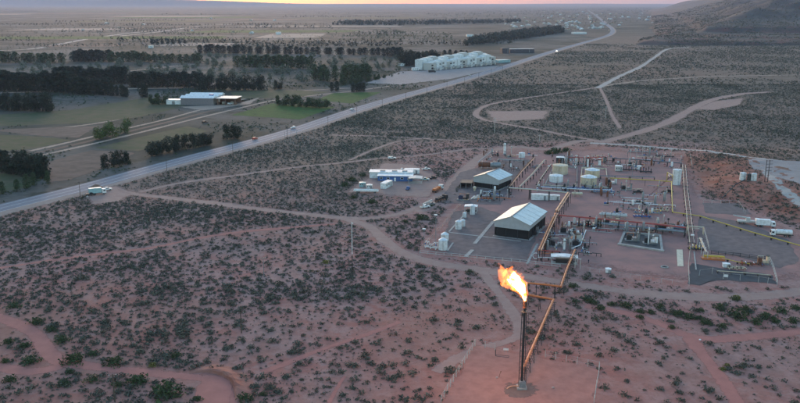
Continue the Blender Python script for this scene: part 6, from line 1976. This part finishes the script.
pickup('dark car on the front road of the plant', 668, 192.5, R(-6), M_DARK)
pickup('black pickup in the middle yard by the white pipes', 638, 193, R(-4), M_DARK)
pickup('white car driving on the highway beyond the crop fields', 352, 110, R(64), M_WHITE, 'car', 'car', True)
pickup('red car driving on the highway before the roadside trees', 255, 139.5, R(64), M_RED, 'car', 'car', True)
pickup('pale car driving on the highway near the silo block', 470, 76, R(60), M_FENCE, 'car', 'car', True)
pickup('white car driving on the highway beside the substation', 293, 128.5, R(-116), M_WHITE, 'car', 'car', True)
# soil heap at the layby
x, y, z = G(96.5, 188.5)
b = MB().lathe([(4.2, -0.1), (3.4, 0.8), (2.0, 1.8), (0.6, 2.3)], (0, 0, 0), 12)
b.v = [(p[0] * random.uniform(0.85, 1.15), p[1] * 0.6 * random.uniform(0.85, 1.15), p[2] * random.uniform(0.9, 1.1)) for p in b.v]
o = b.build('soil_heap', mat('heap_soil', (0.24, 0.14, 0.10), 0.95, bump=0.5), None, True); o.location = (x, y, z); tag(o, 'brown soil heap behind the teal truck', 'soil heap')
o = MB().lathe([(0.9, -0.1), (0.75, 0.5), (0.3, 0.9)], (0, 0, 0), 9).build('boulder', M_STONE); x, y, z = G(87.5, 197.5); o.location = (x, y, z); tag(o, 'pale boulder at the end of the layby', 'boulder')
# drums
dr = thing('drum', 'pale steel drum in the row at the yard corner', 'drum', (0, 0, 0), 0, 'drums at the yard corner')
MB().lathe([(0.29, 0), (0.3, 0.28), (0.32, 0.3), (0.3, 0.32), (0.3, 0.58), (0.32, 0.6), (0.3, 0.62), (0.29, 0.9)], (0, 0, 0), 12).build('shell', M_FENCE, dr, True)
used = []
for k in range(7):
    x, y, z = G(423.5 + k * 1.3, 206 - k * 0.6); place(dr, used, (x, y, z), 0, scale=1.6)

# ---- site office
def office():
    x, y = P0(395, 181.5)
    t = thing('site_office', 'white flat-roofed site office with blue front wall', 'office', (x, y, 0), R(-4))
    MB().box((0, 3.5, 1.6), (20, 7, 3.2)).build('wall', M_BLUE, t)
    MB().box((0, 3.5, 3.3), (20.8, 8.0, 0.2)).build('roof', M_WHITE, t)
    MB().box((-3, 10.6, 1.9), (25, 7, 3.8)).build('rear_wall', M_WHITE, t)
    rr = MB().box((-3, 10.7, 3.92), (25.8, 7.9, 0.22)).build('rear_roof', M_WHITE, t)
    for k in (-8, -1, 5): MB().box((k, 9.8, 4.3), (3.0, 1.2, 0.5)).build('roof_unit', M_GREY, rr)
    for k in range(5):
        xx = -8 + k * 4
        if k == 2: MB().box((xx, -0.04, 1.15), (1.1, 0.08, 2.1)).build('door', M_WHITE, t)
        else:
            w = MB().box((xx, -0.03, 1.9), (1.7, 0.08, 1.1)).build('window', M_WHITE, t)
            MB().box((xx, -0.08, 1.9), (1.45, 0.03, 0.85)).build('pane', M_GLASS, w)
office()
cabin('white portable cabin standing end-on before the blue office', 386.5, 187.5, 9.5, 3.0, 3.1, R(66), M_WHITE)
canopy('pale square canopy at the right end of the site office', 415.5, 182.5, 8, 7, 3.0, R(-4), M_FENCE, False)
cabin('white storage cabin behind the canopy of the site office', 412, 173.5, 9, 4, 2.6, R(-3), M_WHITE)
cabin('small white cabin at the edge of the office yard', 362.5, 187, 3.5, 2.4, 2.4, R(0), M_TEAL)
cabin('tiny white cabin left of the office behind the trailer', 369.5, 188.5, 3, 2.2, 2.0, R(0), M_WHITE)
x, y = P0(366, 193)
t = thing('flat_trailer', 'long white low trailer left of the site office', 'trailer', (x, y, 0.0), R(-3))
MB().box((0, 0, 1.35), (13.5, 2.5, 0.35)).box((0, 0, 1.05), (12.5, 1.2, 0.25)).build('deck', M_WHITE, t)
MB().box((0, -1.2, 1.75), (13.3, 0.1, 0.5)).box((0, 1.2, 1.75), (13.3, 0.1, 0.5)).build('side_board', M_WHITE, t)
for k in (-5, -3.8, 4.8):
    for s in (-1, 1): wheel_at(t, k, s * 1.0, 0.48, 0.3)
for (px, py, m, lab, a) in [(402, 171, M_WHITE, 'white pickup parked behind the site office', 10), (425, 180.5, M_TEAL, 'pale teal car parked beside the office canopy', -5), (408, 189.5, M_BLUE, 'small blue car in the office yard', 80)]:
    pickup(lab, px, py, R(a), m)

# ---- vessels on the bank by the twin pole
for (px, py, r, h, lab) in [(742.5, 180, 1.7, 4.0, 'white tank on the bank, left of three'), (749, 180.5, 1.1, 3.4, 'dark tank on the bank between white ones'), (753.5, 180.5, 1.5, 3.8, 'white tank on the bank, nearest the twin pole')]:
    x, y, z = G(px, py)
    tt = vtank(lab, px, py, r, h, M_WHITE if 'white tank' in lab else M_DARK, 0.4, False)
    tt.location = (x, y, z)
x, y, z = G(735, 186)
b = thing('bank_conveyor', 'dark inclined pipe ramp running down the red bank', 'ramp', (x, y, z), 0)
x2, y2, z2 = G(745, 181); x3, y3, z3 = G(722, 199)
MB().tube([(x2 - x, y2 - y, z2 - z + 0.7), (0, 0, hz(x, y) - z + 0.8), (x3 - x, y3 - y, z3 - z + 0.5)], 0.28, 8).build('pipe', M_DARK, b)
for q in (0.15, 0.5, 0.85):
    ax, ay = x2 + (x3 - x2) * q, y2 + (y3 - y2) * q
    MB().box((ax - x, ay - y, hz(ax, ay) - z + 0.25), (0.5, 0.5, 0.8)).build('support', M_DARK, b)

# a worker on the yard
def worker(px, py, label, face=0.0):
    x, y, z = G(px, py)
    b = MB()
    b.tube([(0.10, 0, 0.06), (0.11, 0, 0.48), (0.08, 0, 0.88)], [0.06, 0.075, 0.10], 8)
    b.tube([(-0.10, 0.04, 0.06), (-0.11, 0.03, 0.48), (-0.08, 0, 0.88)], [0.06, 0.075, 0.10], 8)
    b.tube([(0, 0, 0.82), (0, 0, 1.1), (0, 0, 1.36), (0, 0, 1.47)], [0.17, 0.17, 0.21, 0.09], 10)
    for s in (-1, 1): b.tube([(s * 0.2, 0, 1.40), (s * 0.27, 0.02, 1.12), (s * 0.25, -0.1, 0.86)], [0.065, 0.05, 0.04], 7)
    b.tube([(0, 0, 1.44), (0, -0.01, 1.54), (0, -0.01, 1.63), (0, -0.01, 1.72)], [0.055, 0.09, 0.10, 0.05], 9)
    o = b.build('person', mat('dark_workwear', (0.03, 0.035, 0.06), 0.9), None, True)
    o.location = (x, y, z); o.rotation_euler = (0, 0, face)
    return tag(o, label, 'person')
worker(588.5, 263.5, 'person in dark work clothes standing on the yard beside the canopy', 0.4)

# ================================================================== warehouse, silo block, far buildings
def warehouse():
    a = Vector((*P0(181, 105), 0)); b = Vector((*P0(213, 105.3), 0))
    W = (b - a).length; rz = math.atan2(b.y - a.y, b.x - a.x)
    t = thing('white_warehouse', 'long low white-roofed packing warehouse among the fields', 'warehouse', a, rz)
    hN, hW = 8.5, 7.0
    n = 7
    for k in range(n):
        MB().box(((k + 0.5) * W / n, 0.1, hW / 2), (W / n - 0.06, 0.3, hW)).build('wall_panel', mat('dim_wall', (0.22, 0.20, 0.21), 0.8), t)
    D = 42
    MB().box((W / 2, D / 2 + 0.3, hW / 2), (W - 0.6, D - 0.2, hW - 0.1)).build('core_wall', M_CLAD, t)
    for k in range(3):
        y0 = -0.8 + k * D / 3; y1 = y0 + D / 3
        rf = MB()
        rf._add([(-1, y0, hW + 0.05), (W + 1, y0, hW + 0.05), (W + 1, (y0 + y1) / 2, hN + 0.6), (-1, (y0 + y1) / 2, hN + 0.6), (-1, y1, hW + 0.05), (W + 1, y1, hW + 0.05)],
                [(0, 1, 2, 3), (3, 2, 5, 4), (0, 3, 4), (1, 5, 2), (0, 4, 5, 1)])
        rf.build('roof_bay', M_WHITE, t)
    # annex to the left and open loading bay to the right
    an = MB().box((-9, 8, 2.4), (15, 9, 4.8)).build('annex', M_WHITE, t)
    MB().box((-9, 3.35, 1.8), (3, 0.2, 3.2)).build('door', M_GREY, an)
    MB().box((W + 12, 14, 6.6), (23, 22, 0.4)).build('loading_roof', M_FENCE, t)
    for k in (4, 12, 22): MB().box((W + k, 3.4, 3.2), (0.7, 0.7, 6.4)).build('loading_column', M_BRICK, t)
    MB().box((W + 12, 22, 3.0), (22, 1, 6)).build('loading_wall', M_BRICK, t)
    for k in range(5):
        MB().box((W + 3 + k * 4.4, 9 + (k % 2) * 3, 1.2), (2.6, 2.6, 2.4)).build('pallet_stack', random.choice((M_RUST, M_DARK, M_FENCE, M_BRICK)), t)
    MB().box((W * 0.85, D * 0.3, hN + 0.7), (4, 3, 1.4)).build('roof_unit', M_BLUE, t)
warehouse()
for (px, py, m, lab, a) in [(230, 104.5, M_WHITE, 'white van parked at the warehouse loading bay', 10), (236, 103.5, M_DARK, 'dark car parked at the warehouse yard', 20), (205, 123, M_DARK, 'dark car on the canal track near the roadside trees', 40)]:
    pickup(lab, px, py, R(a), m, 'van' if m is M_WHITE else 'car', 'van' if m is M_WHITE else 'car', True)

def silo_block():
    a = Vector((*P0(430, 70.5), 0)); b = Vector((*P0(495, 64), 0))
    d = b - a; L = d.length; rz = math.atan2(d.y, d.x)
    t = thing('silo_block', 'white blocky treatment works of clustered tanks and boxes beside the highway', 'works', a, rz)
    n = 13
    for k in range(n):
        xx = (k + 0.5) * L / n
        for row in range(2):
            h = (11 + (k % 3) * 1.6 + row * 4.0) * (1.0 if k < 6 else 1.12)
            w = L / n - 1.0
            bl = MB().box((xx, 6 + row * 17, h / 2), (w, 14.5, h))
            bl.build('block', M_WHITE if (k + row) % 3 else M_FENCE, t)
            MB().box((xx, 6 + row * 17, h + 0.45), (w * 0.7, 10, 0.9)).build('roof_unit', M_WHITE, t)
            if row == 0:
                for q in (0.3, 0.68):
                    MB().box((xx + (0.28 * w if k % 2 else -0.2 * w), -1.33, h * q), (w * 0.34, 0.2, h * 0.22)).build('opening', M_GREY if (k + int(q * 10)) % 3 else M_DARK, t)
        MB().cyl((xx, -4.5, 0), (xx, -4.5, 4 + (k % 4)), 1.8, n=12).build('small_tank', M_WHITE if k % 2 else M_FENCE, t, True)
    MB().tube([(2, -8, 4), (L * 0.5, -8, 4.2), (L - 2, -8, 4)], 0.6, 6).build('front_pipe', M_FENCE, t)
    for k in range(9):
        MB().box((5 + k * (L - 10) / 8, -8, 1.8), (0.5, 0.5, 3.7)).build('pipe_support', M_GREY, t)
silo_block()
truck('black truck parked at the end of the white works', 432, 72.5, R(8), M_DARK, 'box', M_DARK, 11)
for (px, py, sx_, lab) in [(415, 70.5, 10, 'low white shed at the edge of the pale yard'), (422, 69.5, 7, 'white tent beside the low shed on the pale yard'), (402, 66, 12, 'low pale hut in front of dark trees by the yard')]:
    cabin(lab, px, py, sx_, 6, 4, R(10), M_WHITE, None, 'yard_hut', True, 'hut')
cabin('pale teal flat hall next to the dark warehouse', 501.5, 62.5, 30, 14, 4.5, R(40), M_TEAL, M_TEAL, 'flat_hall', True, 'hall')
cabin('tall dark block at the left end of the dark warehouse', 504.5, 53, 15, 16, 10, R(10), mat('dark_block', (0.06, 0.06, 0.075), 0.7), None, 'dark_block', True, 'building')
cabin('dark long warehouse with pale roof beside the highway', 521, 52.5, 52, 16, 7.5, R(8), mat('dark_block', (0.06, 0.06, 0.075), 0.7), M_CLAD, 'dark_warehouse', True, 'warehouse')
cabin('white low building before the dark plantation', 470, 36.5, 22, 12, 6, R(5), M_WHITE, None, 'farm_building', True, 'building')
cabin('white farmhouse alone in the far valley', 278.5, 34.5, 17, 12, 8, R(5), M_WHITE, None, 'farm_building', True, 'building')
cabin('white shed beside the pale far road', 151, 48, 10, 8, 6, R(0), M_WHITE, None, 'farm_building', True, 'building')
cabin('white low roadside station by the highway bend', 579, 34, 45, 22, 6, R(8), M_WHITE, None, 'farm_building', True, 'building')

# far town: small houses
def house(m, rm, k):
    t = thing('house', 'small pale house in the hazy far town', 'house', (0, 0, 0), 0, 'houses of the far town')
    w, d, h = 11 + 3 * k, 9 + k, 4.0
    MB().box((0, 0, h / 2), (w, d, h)).build('wall', m, t)
    MB().prism_y([(-w / 2 - 0.5, h), (w / 2 + 0.5, h), (0, h + 2.4)], -d / 2 - 0.5, d / 2 + 0.5).build('roof', rm, t)
    MB().box((w * 0.2, -d / 2 - 0.05, 1.1), (1.1, 0.12, 2.2)).build('door', M_BRICK, t)
    for q in (-0.3, -0.02): MB().box((w * q, -d / 2 - 0.05, 1.9), (1.5, 0.12, 1.3)).build('window', M_GLASS, t)
    return t
H_P = [house(M_WHITE, M_FENCE, 0), house(M_CREAM, M_CLAD, 1), house(M_FENCE, M_WHITE, 2), house(M_CREAM, mat('tile_roof', (0.25, 0.11, 0.08), 0.8), 1)]
H_U = [[], [], [], []]
rs = random.Random(5)
for i in range(138):
    if i < 105: px, py = rs.uniform(505, 660), rs.uniform(11, 28.5)
    elif i < 125: px, py = rs.uniform(565, 600), rs.uniform(22, 32)
    else: px, py = rs.uniform(60, 420), rs.uniform(18, 34)
    if px > 632 and py > 24: continue
    x, y = P0(px, py)
    if mesa_h(np.array([x]), np.array([y]))[0] > -2.5: continue
    if abs(x - float(np.interp(y, [p[1] for p in hw_ext][:15], [p[0] for p in hw_ext][:15]))) < 40 and y < 3000: continue
    k = rs.randrange(4)
    o = place(H_P[k], H_U[k], (x, y, 0), rs.uniform(-0.5, 0.9), scale=(0.8 + y / 14000.0) * rs.uniform(0.7, 1.25))
    if i >= 125: o['label'] = 'small pale farmhouse scattered in the hazy valley'; o['group'] = 'farmhouses in the valley'
for k in range(4):
    if not H_U[k]: H_P[k].location = (1200, 5200, 0)

# headlights of the two cars coming along the far highway
def head_car(px, py, label):
    x, y = P0(px, py)
    t = thing('lit_car', label, 'car', (x, y, 0.05), R(-100))
    MB().prism_y([(-2.1, 0.4), (2.1, 0.4), (2.1, 0.85), (1.1, 0.95), (0.5, 1.45), (-1.3, 1.45), (-2.1, 0.95)], -0.85, 0.85).build('body', M_GREY, t)
    for wx in (-1.3, 1.3):
        for s in (-1, 1): wheel_at(t, wx, s * 0.8, 0.34)
    m = MATS.get('headlamp') or bpy.data.materials.new('headlamp')
    MATS['headlamp'] = m; m.use_nodes = True
    b = m.node_tree.nodes['Principled BSDF']
    b.inputs['Emission Color'].default_value = (1, 0.85, 0.62, 1); b.inputs['Emission Strength'].default_value = 50.0
    for s in (-1, 1): MB().lathe([(0.05, -0.02), (0.14, 0.0), (0.14, 0.05)], (2.12, s * 0.6, 0.7), 10, 'x').build('headlight', m, t)
head_car(609, 30.5, 'car with lit headlights on the highway bend before the town')
head_car(557, 51.5, 'car with lit headlights on the straight beyond the dark warehouse')
